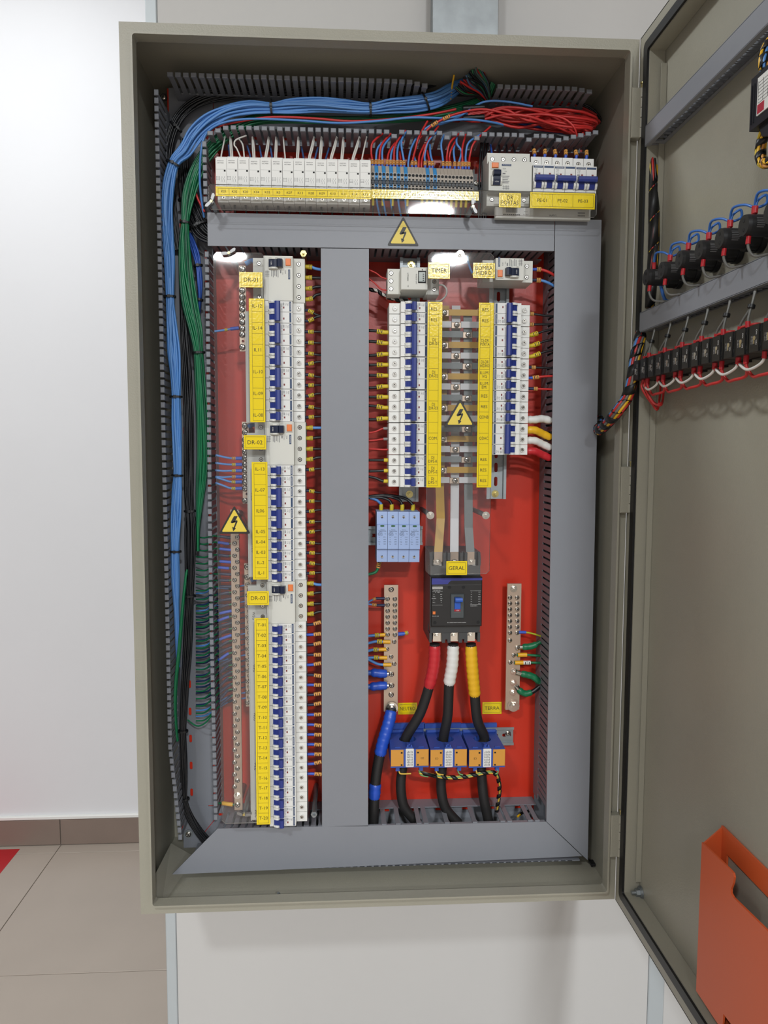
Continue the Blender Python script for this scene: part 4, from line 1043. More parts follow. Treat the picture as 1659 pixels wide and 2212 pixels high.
# ================================================================ wires
def cum(pts):
    L = [0.0]
    for i in range(1, len(pts)): L.append(L[-1]+(pts[i]-pts[i-1]).length)
    return L
def sub(pts, f0, f1):
    L = cum(pts); T = L[-1]; a, b = f0*T, f1*T; out = []
    def at(s):
        for i in range(1, len(pts)):
            if L[i] >= s: 
                d = L[i]-L[i-1]; return pts[i-1].lerp(pts[i], 0 if d < 1e-12 else (s-L[i-1])/d)
        return pts[-1].copy()
    out.append(at(a)); out += [pts[i] for i in range(len(pts)) if a+1e-6 < L[i] < b-1e-6]; out.append(at(b)); return out
def wire(lab, pts, r, mt, group=None, bits=(), k=5, n=7, cat='wire', name='wire'):
    """a wire along pts (world points); bits = (name, from, to, radius, material) sleeves along it"""
    q = smooth(pts, k)
    if not bits:
        return tag(MB().tube(q, r, n).build(name, mt), lab, cat, group)
    t = thing(name, lab, cat, (0,0,0), (0,0,0), group)
    MB().tube(q, r, n).build('insulation', mt, t)
    for nm, a, b, rr, m2 in bits:
        s = sub(q, a, b)
        if nm == 'marker':
            d = (s[-1]-s[0]); l = d.length; d.normalize(); up = d.cross(V((0,1,0))).normalized(); m = MB()
            m.tube([s[0], s[0].lerp(s[-1],0.48)], rr, 8, 0); m.tube([s[0].lerp(s[-1],0.54), s[-1]], rr*1.03, 8, 0)
            for f in (0.25, 0.78): 
                c = s[0].lerp(s[-1], f); c = c+V((0,-rr*1.02,0))
                m.add([c+d*l*0.06+up*rr*0.6, c-d*l*0.06+up*rr*0.6, c-d*l*0.06-up*rr*0.6, c+d*l*0.06-up*rr*0.6], [(0,1,2,3)], 1)
            m.build('marker', [m2, INK], t)
        elif nm == 'tape':
            L = cum(s)[-1]; k2 = max(8, int(L/0.0035)); ss = smooth(s, 2); pp = sub(ss, 0, 1); path = []; rad = []
            for i in range(k2+1):
                c = sub(ss, 0, max(0.0001, i/k2))[-1]; path.append(c)
                e = min(1.0, 0.72+i/k2*3, 0.80+(k2-i)/k2*3)
                rad.append(rr*e*(1.0+0.045*((i % 3)-1)))
            MB().tube(path, rad, 12).build('tape', m2, t)
        else: MB().tube(s, rr, 9).build(nm, m2, t)
    return t
def px(*p): return [P(*q) for q in p]
def ribbon(m, pts, r, pitch, frac, k=0, phase=0.0):
    """a spiral wrap around a path"""
    q = pts; L = cum(q); T = L[-1]; N = int(T/pitch*14)
    def fr(s):
        for i in range(1, len(q)):
            if L[i] >= s-1e-9:
                d = L[i]-L[i-1]; p = q[i-1].lerp(q[i], 0 if d < 1e-12 else (s-L[i-1])/d); t = (q[i]-q[i-1]).normalized(); break
        else: p = q[-1]; t = (q[-1]-q[-2]).normalized()
        u = t.cross(V((0.13,0.9,0.31))).normalized(); return p, u, t.cross(u)
    vs = []
    for i in range(N+1):
        s = T*i/N; a = phase+2*math.pi*s/pitch
        for ds, rr in ((0,r),(frac*pitch,r),(frac*pitch,r*0.86),(0,r*0.86)):
            p, u, w = fr(min(T, s+ds)); vs.append(p+(u*math.cos(a)+w*math.sin(a))*rr)
    fs = []
    for i in range(N):
        a, b = 4*i, 4*i+4
        for j in range(4): fs.append((a+j, a+(j+1)%4, b+(j+1)%4, b+j))
    m.add(vs, fs, k, True); return m
def bundle(lab, line, n, mt, r=0.0019, seed=1, ties=(), flat=0.55, group=None, twist=1.2, k=4, mats=None, name='wire_bundle', wobble=0.12):
    """a tied bundle: line = (u, v, Y, half width in px); every wire is a part"""
    R = random.Random(seed)
    t = thing(name, lab, 'wire bundle', (0,0,0), (0,0,0), group)
    ctr = [P(u,v,Y) for u, v, Y, w in line]; hw = [w*0.00079 for *_, w in line]
    N = len(ctr); fr = []
    for i in range(N):
        tg = (ctr[min(i+1,N-1)]-ctr[max(i-1,0)]).normalized(); sd = tg.cross(V((0,1,0))).normalized(); fr.append((tg, sd))
    for j in range(n):
        rad = math.sqrt((j+0.5)/n)*0.92; a0 = j*2.399963+R.uniform(-0.2,0.2); pts = []
        ph = R.uniform(0, 6.28); tw = R.uniform(-0.5, 1.0)*twist
        for i in range(N):
            a = a0+tw*i/N*2.0+0.25*math.sin(ph+i*0.9); q = min(1.0, rad*(1+wobble*math.sin(ph*2+i*1.3)))
            d = ctr[i]+fr[i][1]*(math.cos(a)*q*max(hw[i]-r,0.001))+V((0,1,0))*(math.sin(a)*q*max(hw[i]*flat,0.003)); pts.append(d)
        m_ = mats[j % len(mats)] if mats else mt
        MB().tube(smooth(pts, k), r, 6).build('wire', m_, t)
    for s in ties:
        i = int(s); f = s-i; c = ctr[i].lerp(ctr[min(i+1,N-1)], f); w = hw[i]*(1-f)+hw[min(i+1,N-1)]*f; sd = fr[i][1]; tg = fr[i][0]
        ring = []
        for q in range(20):
            a = 2*math.pi*q/20; ring.append(c+sd*(math.cos(a)*(w+0.0012))+V((0,1,0))*(math.sin(a)*(max(w*flat,0.003)+0.0022)))
        m = MB(); vs = []
        for q in range(20):
            o = (ring[q]-c).normalized()*0.0007
            vs += [ring[q]-tg*0.0017, ring[q]-tg*0.0017+o, ring[q]+tg*0.0017+o, ring[q]+tg*0.0017]
        fs = []
        for q in range(20):
            a, b = 4*q, 4*((q+1)%20)
            for e in range(4): fs.append((a+e, a+(e+1)%4, b+(e+1)%4, b+e))
        m.add(vs, fs); hd = ring[15]; m.box(hd.x-0.0022, hd.x+0.0022, hd.y-0.0026, hd.y+0.001, hd.z-0.0022, hd.z+0.0022)
        m.build('cable_tie', RUB, t)
    return t
bundle('thick tied bundle of light blue wires along the top and down the left duct',
  [(1010,174,.140,12),(982,192,.126,18),(945,214,.114,20),(900,224,.112,20),(845,228,.110,19),(800,234,.109,15),(750,230,.109,18),(690,226,.108,18),(630,228,.108,18),(586,232,.108,15),(540,232,.108,19),(490,242,.108,20),(450,262,.108,21),(420,290,.108,21),(398,325,.108,19),(376,350,.108,15),(364,395,.108,17),(360,450,.108,17),(361,500,.108,16),(365,560,.108,14),(367,641,.108,11),(370,700,.110,15),(374,760,.110,18),(379,820,.110,15),(380,857,.110,12),(381,920,.110,14),(383,980,.110,13),(383,1027,.112,11),(381,1070,.112,14),(380,1120,.112,15),(378,1191,.114,12),(379,1250,.116,12),(381,1310,.120,9),(383,1380,.128,7),(385,1440,.136,5)],
  24, BLUE, 0.0020, 3, (2.6,5,9,15.1,20,24,27,30), mats=[BLUE,BLUE,BLUE,mat('blue_insulation_soft',(98,150,214),0.42)])
bundle('tied bundle of dark green wires curving down the left duct',
  [(1064,180,.128,9),(1046,212,.138,11),(990,236,.138,14),(900,252,.134,12),(800,258,.132,10),(700,258,.132,10),(600,255,.132,12),(540,262,.132,14),(490,290,.130,16),(450,325,.128,17),(425,365,.126,17),(408,420,.124,16),(400,481,.122,10),(398,540,.122,15),(401,600,.122,18),(410,660,.122,19),(424,720,.122,16),(429,762,.122,12),(432,820,.124,14),(436,900,.124,15),(438,970,.126,15),(436,1030,.126,14),(431,1090,.128,9),(428,1140,.130,5),(428,1190,.136,3)],
  22, GREEN, 0.0018, 11, (8,12,17), mats=[GREEN,GREEN,mat('dark_green_insulation',(18,84,58),0.42)])
bundle('thick tied bundle of black wires down the left duct into the bottom cover',
  [(392,560,.152,8),(398,700,.150,10),(404,800,.148,12),(408,900,.144,13),(408,1000,.140,14),(409,1060,.136,14),(411,1104,.134,12),(412,1150,.132,15),(411,1220,.130,15),(410,1287,.130,12),(408,1340,.130,14),(406,1400,.130,14),(401,1460,.130,11),(397,1530,.130,10),(395,1579,.130,10),(397,1640,.130,12),(398,1690,.132,11),(398,1726,.132,10),(408,1760,.132,12),(428,1795,.132,13),(450,1822,.132,14),(470,1850,.134,14)],
  20, BLACK, 0.0017, 21, (6,9,14,17))
bundle('bundle of black wires arching across the upper left corner', [(940,178,.165,10),(860,200,.160,12),(760,206,.158,12),(640,200,.158,13),(520,200,.158,14),(440,214,.158,15),(392,248,.158,15),(368,300,.158,14),(362,360,.158,12),(372,440,.160,10),(385,540,.162,9)], 14, BLACK, 0.0017, 31, (3,6.5), flat=0.35)
bundle('bundle of black wires curving under the left end of the horizontal cover', [(400,300,.150,10),(396,360,.148,13),(402,420,.144,18),(416,466,.140,22),(436,500,.136,22),(462,516,.134,16)], 14, BLACK, 0.0018, 41, (2.2,3.6), flat=0.35)
bundle('short tied bundle of deep blue wires left of the left clear cover', [(408,505,.148,9),(421,545,.142,11),(428,574,.138,8),(431,610,.138,10),(431,648,.140,6),(428,690,.146,4)], 9, BLUED, 0.0018, 51, (2,4))
bundle('pair of green wires beside the black bundle in the lower left duct', [(404,1230,.128,4),(396,1300,.122,4),(388,1400,.120,6),(380,1480,.120,6),(379,1540,.124,5),(384,1600,.130,4)], 5, GREEN, 0.0017, 61)
bundle('dark bundle of mixed wires rising through the cabinet top', [(1052,216,.132,14),(1042,194,.120,26),(1022,174,.108,40),(1013,158,.101,50)], 36, BLACK, 0.0018, 71, flat=0.2, mats=[mat('dim_blue_insulation',(58,96,132),0.45),BLACK,GREEN,mat('grey_green_insulation',(70,92,90),0.45),BLACK,RED])
tag(MB().tube(smooth(px((973,215,.118),(977,185,.116),(981,162,.112)),5),0.0017,6).build('wire',TYEL), 'single yellow wire rising among the dark wires at the cabinet top', 'wire')
# loops of red wire in the right end of the top duct
R = random.Random(5)
t = thing('wire_bundle', 'coiled bundle of spare red wires in the right end of the top duct', 'wire bundle')
for j in range(11):
    f = j/10.0; y0 = 0.128-0.034*R.random()
    a = 232+40*R.random(); uR = 1297-30*abs(f-0.35)-6*R.random(); q = R.random()
    pts = [(985-30*R.random(), 246+10*R.random(), .112), (1035, 236+24*f+3*R.random(), .108), (1085, a-2, y0), (1140, 228+30*q+9*R.random(), y0-.006), (1195, 230+40*f+8*R.random(), y0), (1245, 236+38*f+6*R.random(), y0), (uR-12, 246+34*f, y0+.006), (uR, 254+30*f, y0+.014), (uR-10, 262+28*f, y0+.022), (1250, 262+34*R.random(), y0+.020), (1190, 246+38*R.random(), y0+.012), (1120, 240+36*R.random(), y0+.010), (1060, 242+20*R.random(), y0+.01)]
    MB().tube(smooth(px(*pts), 4), 0.0023, 7).build('wire', RED, t)
for v, hh in ((233,4), (254,4)):
    m = MB(); a, b = P(1000,v+1.5,.104), P(1046,v-1.0,.104)
    m.tube([a.lerp(b,i/8) for i in range(9)], [0.0045+0.0004*(i%2) for i in range(9)], 10); m.build('tape', RUB, t)
bundle('dim red wires looping behind the coil in the top duct', [(1060,215,.165,4),(1085,232,.165,6),(1150,224,.165,6),(1210,223,.165,6),(1260,236,.160,5),(1288,250,.150,4)], 5, RED, 0.0018, 81)
bundle('blue wires lying under the coiled red wires', [(1040,248,.150,4),(1090,262,.148,6),(1150,275,.146,7),(1210,283,.146,7),(1262,288,.148,6)], 7, BLUED, 0.0018, 91)
G = 'long single wires along the top duct'
wire('single red wire running along the top duct above its lower fingers', px((414,366,.13),(424,420,.128),(442,458,.126)), 0.0019, RED)
wire('red wire running from the left corner along the top duct to the coil', px((446,300,.12),(466,276,.112),(520,262,.106),(590,253,.104),(680,256,.104),(760,262,.104),(850,257,.104),(930,247,.104),(985,236,.106)), 0.002, RED)
wire('light blue wire running beside the red one along the top duct', px((441,470,.13),(432,400,.116),(434,330,.106),(446,288,.104),(480,266,.102),(540,257,.104),(640,260,.104),(730,266,.104),(810,262,.102),(890,254,.102),(965,255,.104),(1010,245,.106)), 0.002, BLUE)
wire('light blue wire arching over the coiled red wires', px((930,275,.1),(985,256,.1),(1040,222,.104),(1090,219,.104),(1150,230,.108)), 0.0019, BLUE)
wire('light blue wire dropping from the tape to the terminal row', px((900,300,.1),(925,274,.094),(965,262,.092),(1010,258,.094),(1062,264,.1),(1110,276,.12)), 0.0019, BLUE)
wire('red wire bending down over the right fingers of the top duct', px((1120,250,.104),(1170,247,.1),(1215,255,.094),(1240,275,.092),(1247,300,.1)), 0.0019, RED)
t = wire('red wire with an orange marker crossing the tape in the top duct', px((905,300,.094),(930,274,.09),(948,262,.088),(985,246,.088),(1040,236,.09),(1090,245,.092),(1140,260,.1)), 0.0019, RED, None, (('marker',0.14,0.20,0.0031,ORG),('marker',0.25,0.31,0.0031,ORG)))
# white pairs to the contactors
wb = [(478.5,486),(499,497),(524,528),(547,545),(573,580),(594,596),(616,612),(641,644),(667,678),(690,694),(714,727),(737,741),(761,776),(782,792)]
for i, (b, a) in enumerate(wb):
    K = POS[('K',i)]; top = K.z+0.0291
    e = V((P(b,337,.085).x, 0.083, top)); e2 = e+V((0.0026,0,0))
    s = P(a,296,.11); q = (P(b,320,.09)+V(((P(a,300,.1).x-P(b,320,.09).x)*0.45,0,0)))
    lab = 'white wire entering the top of contactor %s' % KN[i]
    if i == 2:
        wire(lab+' in a loop', px((532,293,.10),(510,302,.088),(506,313,.084),(512,322,.084))+[e+V((-0.001,0,0))], 0.0013, WIREW)
        wire('right-hand '+lab, [P(516,300,.105), P(524,312,.09), e2+V((0,0,.01)), e2], 0.0013, WIREW)
    else:
        wire('left-hand '+lab, [s, q, e+V((0,0,.008)), e], 0.0013, WIREW)
        if i not in (0, 6, 13): wire('right-hand '+lab, [s+V((.001,0.004,0)), q+V((.0028,0,0)), e2+V((0,0,.008)), e2], 0.0013, WIREW)
for j, (i, a) in enumerate(((0,-6),(2,-12),(3,-8),(4,-7),(7,-8),(8,6),(9,8))):
    K = POS[('K',i)]; x = K.x+0.006
    wire('blue wire behind the white pair of contactor '+KN[i], [V((x+a*0.0007,0.13,-0.125)), V((x-0.001,0.12,K.z+0.045)), V((x,0.105,K.z+0.0291))], 0.0016, mat('dim_blue_wire',(70,104,160),0.45))
# wires into the terminal row
def c6(*p): return [(780+x/5.925, 240+y/5.925) for x, y in p]
tw = [('R',(275,290),(150,400),(130,520),(145,690)),('B',(330,360),(215,470),(190,700)),('R',(380,290),(260,440),(232,690)),('B',(372,340),(280,470),(272,690)),('R',(450,390),(360,520),(335,690)),('B',(440,420),(390,530),(378,695)),
 ('R',(570,250),(440,430),(420,690)),('B',(500,370),(465,500),(463,690)),('B',(580,260),(515,400),(550,695)),('R',(495,520),(505,620),(510,690)),('B',(715,330),(640,480),(605,708)),('R',(850,130),(740,330),(700,470),(655,690)),('B',(670,560),(690,620),(700,690)),
 ('R',(810,430),(750,560),(738,712)),('R',(990,190),(850,400),(790,580),(773,712)),('B',(980,260),(860,390),(815,560),(820,700)),('R',(845,510),(865,600),(875,700)),('B',(880,430),(890,560),(914,708)),('B',(1060,310),(1025,420),(1040,560),(1050,705)),
 ('R',(1280,270),(1140,400),(1100,560),(1098,700)),('R',(1215,370),(1150,500),(1130,600),(1138,700)),('B',(1200,430),(1185,520),(1200,705)),('B',(1225,330),(1225,420),(1285,520),(1250,705)),('R',(1340,300),(1295,480),(1300,705)),('B',(1555,290),(1380,400),(1340,560),(1340,705)),('R',(1655,200),(1450,400),(1395,560),(1380,705))]
nR = nB = 0
for i, (c, *pp) in enumerate(tw):
    q = c6(*pp); n = len(q)
    ys = [0.098 if j == 0 else (0.088 if j < n-1 else 0.084) for j in range(n)]
    pts = [P(u, v, y) for (u, v), y in zip(q, ys)]; e = pts[-1].copy(); e.z = TZ+0.0232; pts[-1] = e; pts.insert(-1, e+V((0,0,0.010)))
    if c == 'R': lab = '%s red wire from the left entering the terminal row' % ORD[nR] if nR < 21 else ''; nR += 1
    else: lab = '%s blue wire from the left entering the terminal row' % ORD[nB]; nB += 1
    T = cum(smooth(pts,5))[-1]
    nomark = i in (10, 13, 14)
    wire(lab, pts, 0.0018, RED if c == 'R' else BLUE, 'wires entering the terminal row', () if nomark else (('ferrule',1-0.0045/T,1.0,0.0022,FERR),('marker',1-0.0115/T,1-0.0042/T,0.0028,ORG)))
# wire tails below the terminal row and the contactors
for j, (a, b) in enumerate((((195,1120),(235,1290)),((280,1120),(315,1285)),((375,1120),(410,1300)),((470,1120),(505,1290)),((560,1120),(590,1275)))):
    q = c6(a, b); s = P(q[0][0], 424, .080); s.z = TZ-0.0218
    wire('%s blue wire from the left leaving the terminal row downwards' % ORD[j], [s, P(q[0][0]+2,442,.09), P(q[1][0]+2,472,.10)], 0.0018, BLUE, 'wires leaving the terminal row', k=4)
for j in range(20):
    u = 806+j*10.6; s = P(u, 432, .085); s.z = TZ-0.0218
    if j in (1,3,5,6,8,9): continue
    z2 = -0.252
    wire('%s short yellow-sleeved wire from the left below the terminal row' % ORD[j], [s, s+V((0,.004,-.010)), V((s.x, .098, z2))], 0.0016, BLACK, 'short wires below the terminal row', (('sleeve',0.12,0.42,0.0024,YELS),), k=3)
for i in range(14):
    K = POS[('K',i)]; a = V((K.x-0.001, 0.085, K.z-0.0412))
    wire('black wire leaving the bottom of contactor '+KN[i], [a, a+V((0,.002,-.006)), V((a.x+.001,.09,-0.2515))], 0.0017, mat('dim_black_wire',(44,40,38),0.5), k=3)
# black wires down right of the terminal row, and the top device wires
for j, u in enumerate((1036,1041,1046,1051)):
    wire('%s glossy black wire dropping between the terminal row and the DR PORTAS device' % ORD[j], [P(u+4,300,.12), P(u,360,.11), P(u-1+j,410,.108), V((P(u-2,470,.105).x,.105,-.2515))], 0.0018, BLACK, 'black wires beside the terminal row')
for j, (u0, u1, mt) in enumerate(((1060,1064,BLUED),(1078,1080,BLACK),(1094,1097,BLACK),(1108,1117,BLACK))):
    e = P(u1,340,.085); e.z = P(1100,352,YM).z+0.0195; e.y = 0.09
    wire('%s wire entering the top of the DR PORTAS device' % ['blue','first black','second black','third black'][j], [P(u0,314,.125), P((u0+u1)/2,328,.1), e], 0.0018, mt)
for i, k in enumerate(('PE-01','PE-02','PE-03')):
    for q in range(2):
        p = POS[(k,q)]; a = V((p.x, 0.085, p.z+0.0413)); s = a+V((0.003 if q else 0.0, 0.012, 0.026))
        wire('%s black wire with orange marker above breaker %s' % (('left-hand','right-hand')[q], k), [s, a+V((0.001,0,.012)), a], 0.0018, BLACK, None, (('ferrule',0.72,1.0,0.0026,FERR),('marker',0.38,0.72,0.0034,ORG)))
# ---------------------------------------------------------------- left column: wires to the middle duct
def right_wire(key, i, col, fer, mk, dz=0.0, r=0.0019, f=(0.0,0.22,0.52), name=None, x0=None, x1=0.3008, d=1, mz=0.0):
    p = POS[(key,i)]; xs = (LX+0.0413) if x0 is None else x0
    a = V((xs, 0.086, p.z+mz)); e = V((x1, 0.088, p.z+mz+dz))
    pts = [a, a+V((d*0.010,0,dz*0.08)), a.lerp(e,0.62)+V((0,-0.001,dz*0.1)), e]
    bits = []
    if fer: bits.append(('ferrule', f[0], f[1], 0.0025 if fer is not YELS else 0.0034, fer))
    if mk: bits.append(('marker', f[1], f[2], 0.0034 if fer is not YELS else 0.0040, mk))
    return wire(name, pts, r, col, None, bits, k=4)
RR = random.Random(9)
for dr in ('DR-01','DR-02','DR-03'):
    for i in range(4):
        right_wire(dr, i, BLUE if i == 0 else BLACK, YELS, YELS, dz=(-0.004,0.0,0.004,0.010)[i] if dr == 'DR-01' else (-.003 if dr == 'DR-03' else 0,0.002,0.0,0.004)[i], r=0.0025, f=(0.0,0.18,0.40), x0=LX+0.0428,
          name='%s wire with yellow sleeve from the %s residual device' % ('blue' if i == 0 else ORD[i-1]+' black', dr))
KEYN = {'ILX':'the breaker below DR-01','ILB':'the blank breaker below IL-13'}
for kind, n, key, *_ in left:
    if kind != 'B': continue
    for i in range(n):
        tn = key.startswith('T-'); num = int(key[2:]) if tn else 0
        if num > 16: continue
        nm = KEYN.get(key, 'breaker '+key)
        pos = '' if n == 1 else (' upper pole of' if i == 0 else ' lower pole of')
        if key == 'ILB': continue
        if tn: right_wire(key, 0, BLACK, FERD if num in (1,3,4,6,8,9) else FERR, ORG, dz=RR.uniform(-.004,.005), f=(0,0.42,0.85), mz=-0.001, name='dark wire with orange marker from %s' % nm)
        else: right_wire(key, i, BLACK, FERD, YELS, dz=RR.uniform(-.004,.006) if key != 'ILX' else (-0.009,0.009)[i], f=(0,0.20,0.50), name='black wire with yellow marker from%s %s' % (pos or ' ', nm))
# centre column: wires to the left
XC = 0.4544-0.0413
for key, n in (('DJ1',3),('DJ2',3),('DJ3',3)):
    for i in range(n):
        right_wire(key, i, BLACK, YELS, YELS, dz=RR.uniform(-.003,.004), r=0.0025, f=(0,0.24,0.55), x0=XC, x1=0.3772, d=-1, mz=-0.001, name='%s black wire with yellow sleeve from breaker DJ DR-0%s' % (ORD[i], key[-1]))
for i in range(3):
    right_wire('COM', i, RED, mat('grey_sleeve',(140,136,134),0.5) if i < 2 else None, None, dz=(-.008,-.003,.001)[i], r=0.0016, f=(0,0.22,0.3), x0=XC, x1=0.3772, d=-1, name='%s thin red wire from breaker COM.' % ORD[i])
for k in 'RST':
    right_wire('DPS-'+k, 0, BLACK, YELS, None, dz=(.0,-.001,.008)['RST'.index(k)], r=0.0024, f=(0,0.20,0.4), x0=XC, x1=0.3772, d=-1, name='black wire with yellow sleeve from breaker DJ DPS-'+k)
# right column: wires to the right duct
XR = 0.6105+0.0413
for key, i, c, fer, mk, dz, f in (('RES2',0,BLACK,None,ORG,-.004,(0,.02,.2)),('RES2',1,BLACK,None,ORG,.001,(0,.02,.2)),('PORTA',2,BLACK,YELS,YELS,.012,(0,.22,.45)),('PORTA',1,BLACK,YELS,YELS,.012,(0,.20,.42)),('PORTA',0,BLACK,YELS,YELS,.011,(0,.15,.35)),('HIDRO',0,BLACK,FERD,ORG,-.001,(0,.16,.3)),('VG',0,RED,FERR,ORG,.004,(0,.2,.42)),('EM',0,RED,FERD,ORG,-.001,(0,.25,.38))):
    right_wire(key, i, c, fer, mk, dz=dz, r=0.0020, f=f, x0=XR, x1=0.7022, mz=-0.003, name='%s wire from the right side of the %s breaker%s' % ('red' if c is RED else 'black', {'RES2':'top RES','PORTA':'DJ-DR PORTA','HIDRO':'DJ-DR HIDRO','VG':'ILUM. VG','EM':'ILUM. EM.'}[key], '' if key not in ('RES2','PORTA') else ', %s pole' % (('upper','lower') if key == 'RES2' else ('bottom','middle','top'))[i if key == 'PORTA' else i]))
for key, i, tm, nm in (('QDNB',0,TIN,'white taped cable from breaker QDNB'),('QDAC',0,TYEL,'yellow taped cable from the top pole of QDAC'),('QDAC',1,TIN,'white taped cable from the middle pole of QDAC'),('QDAC',2,TRED,'red taped cable from the bottom pole of QDAC')):
    p = POS[(key,i)]; a = V((XR, 0.086, p.z-0.002)); e = V((0.7022, 0.096, p.z+(-.004 if key == 'QDNB' else -0.016)))
    wire(nm, [a, a+V((.016,0,0.0)), a.lerp(e,.6)+V((0,0,.003)), e], 0.0042, BLACK, None, (('tape',0.0,0.93,0.0066,tm),), k=5, cat='cable', name='cable')
for i, (c, nm) in enumerate(((RED,'red'),(BLUE,'light blue'))):
    p = POS[('BH',i)]; a = V((0.612+0.0428, 0.086, p.z-0.001)); e = V((0.7022, 0.09, p.z-0.012))
    wire('%s wire from the right side of the BOMBA HIDRO device' % nm, [a, a+V((.018,0,0)), a+V((.032,0,-.004)), e], 0.0024, c, None, (('ferrule',0,.22,.0026,FERR if i == 0 else FERD),('marker',.22,.36,.0040,ORG)))
wire('light blue wire reaching the left side of the BOMBA HIDRO device', px((1008,548,.13),(1014,575,.12),(1022,592,.10),(1034,600,.09)), 0.002, BLUE, None, (('ferrule',.78,1,.0027,YELS),))
# blue and yellow/green links behind the comb busbars
for i, (v, lab) in enumerate(((566,'DR-01'),(920,'DR-02'),(1252,'DR-03'))):
    a = P(531+6*i, v+ (4 if i == 0 else 2), .098); wire('short thick blue wire joining the neutral bar to the %s device' % lab, [a, a+V((.008,-.002,.004)), V((LX-0.0428,.088,a.z+0.003))], 0.0042, mat('steel_blue_wire',(58,112,176),0.45), k=5)
# ---------------------------------------------------------------- timer wires
tz = POS['timer']
def c66(*p): return [(780+x/3.77, 520+y/3.77) for x, y in p]
q = c66((60,232),(120,262),(165,296),(205,312)); wire('upper thin red wire into the timer', [V((0.3772,.09,P(q[0][0],q[0][1],.09).z))]+[P(u,v,.09) for u,v in q[1:3]]+[V((tz.x,.09,P(*q[3],.09).z))], 0.0012, RED)
q = c66((60,298),(110,345),(160,392),(210,405)); wire('lower thin red wire into the timer', [V((0.3772,.09,P(q[0][0],q[0][1],.09).z))]+[P(u,v,.09) for u,v in q[1:3]]+[V((tz.x,.09,P(*q[3],.09).z))], 0.0012, RED)
q = [P(u,v,.112) for u, v in c66((60,398),(120,405),(170,435),(230,465),(300,484),(380,492))]; q[0].x = 0.3772
t = thing('wire_bundle', 'black spiral-wrapped bundle with white and red wires below the timer', 'wire bundle')
s = smooth(q, 5)
for j, c in enumerate((WIREW, RED, WIREW)): MB().tube([p+V((0,0.0016*math.sin(j*2.1),0.0016*math.cos(j*2.1))) for p in s], 0.0014, 6).build('wire', c, t)
ribbon(MB(), s, 0.0036, 0.016, 0.55).build('spiral_wrap', RUB, t)
q = [P(u,v,.105) for u, v in c66((628,362),(665,362),(695,395),(690,445),(640,490),(560,492))]
wire('white wire looping from the right side of the timer', q, 0.0017, WIREW)
# ---------------------------------------------------------------- surge arrester wires
def c7(*p): return [(780+x/3.77, 1050+y/3.77) for x, y in p]
for i, (c, pp) in enumerate(((BLUE,((60,88),(118,110),(148,132),(165,172))),(BLACK,((60,98),(150,92),(225,115),(255,172))),(BLACK,((60,92),(180,80),(300,108),(338,172))),(BLACK,((60,86),(200,74),(350,98),(420,178))))):
    q = c7(*pp); w = POS[('SPD',i)]; e = V((w.x, .115, w.z+SPH*0.5))
    pts = [P(u,v,.118) for u, v in q[:3]]+[e+V((0,0,.010)), e]; pts[0].x = 0.3772
    T = cum(smooth(pts,5))[-1]
    wire('%s wire into the top of the %s surge arrester' % ('blue' if i == 0 else 'black', ORD[i]), pts, 0.0026, c, None, (('ferrule',1-.010/T,1,.0037,YELS),))
q = c7((60,722),(110,705),(135,675),(155,625)); pts = [P(u,v,.115) for u, v in q]; pts[0].x = 0.3772; pts[-1].z = POS[('SPD',0)].z-SPH*0.5-0.0002
wire('green wire with orange lug below the surge arresters', pts, 0.0026, GREEN, None, (('marker',0.62,0.92,0.0040,ORG),))
# ---------------------------------------------------------------- neutral bar on the right group
def lugs(lab, pp, c, r, bits, Y0, Y1=None, x_end=None):
    q = c7(*pp); n = len(q); pts = [P(u,v,Y0) for u, v in q]
    if x_end is not None: pts[0].x = x_end
    return wire(lab, pts, r, c, None, bits)
XM = 0.3772
lugs('upper thin blue wire forking to the neutral bar', ((60,955),(110,918),(150,915),(194,915)), BLUE, .0017, (('marker',.40,.55,.003,ORG),('ferrule',.55,1,.0026,FERD)), .146, x_end=XM)
lugs('lower thin blue wire forking to the neutral bar', ((60,958),(105,968),(150,970),(194,970)), BLUE, .0017, (('marker',.32,.55,.003,ORG),('ferrule',.55,1,.0026,FERD)), .146, x_end=XM)
lugs('short capped blue wire on the right edge of the neutral bar', ((302,1206),(340,1203),(385,1192)), BLUE, .0022, (('ferrule',0,.6,.0036,FERR),('marker',.68,.95,.0038,YELS)), .148)
LUG = mat('yellow_lug',(236,176,40),0.4)
for j, (pp, f) in enumerate(((((50,1222),(125,1214),(198,1210)),.7),(((50,1285),(120,1265),(180,1268),(238,1270)),.7),(((50,1348),(95,1333),(150,1331),(205,1330)),.62),(((50,1400),(110,1396),(160,1398),(212,1398)),.62),(((50,1400),(90,1428),(150,1452),(246,1455)),.7))):
    bits = [('lug',f,1.0,.0036,LUG)]
    if j != 4: bits.append(('marker',f-.24,f-.04,.0042,YELS))
    lugs('%s blue wire from the top with a yellow lug on the neutral bar' % ORD[j], pp, BLUE, .0026, bits, .147, x_end=XM)
lugs('upper thick blue taped cable on the neutral bar', ((50,1522),(100,1520),(160,1526),(225,1528)), BLUED, .0050, (('tape',.22,.92,.0080,TBLU),('lug',.9,1,.005,STEEL)), .142, x_end=XM)
lugs('lower thick blue taped cable on the neutral bar', ((50,1634),(100,1632),(160,1626),(225,1624)), BLUED, .0050, (('tape',.18,.92,.0080,TBLU),('lug',.9,1,.005,STEEL)), .142, x_end=XM)
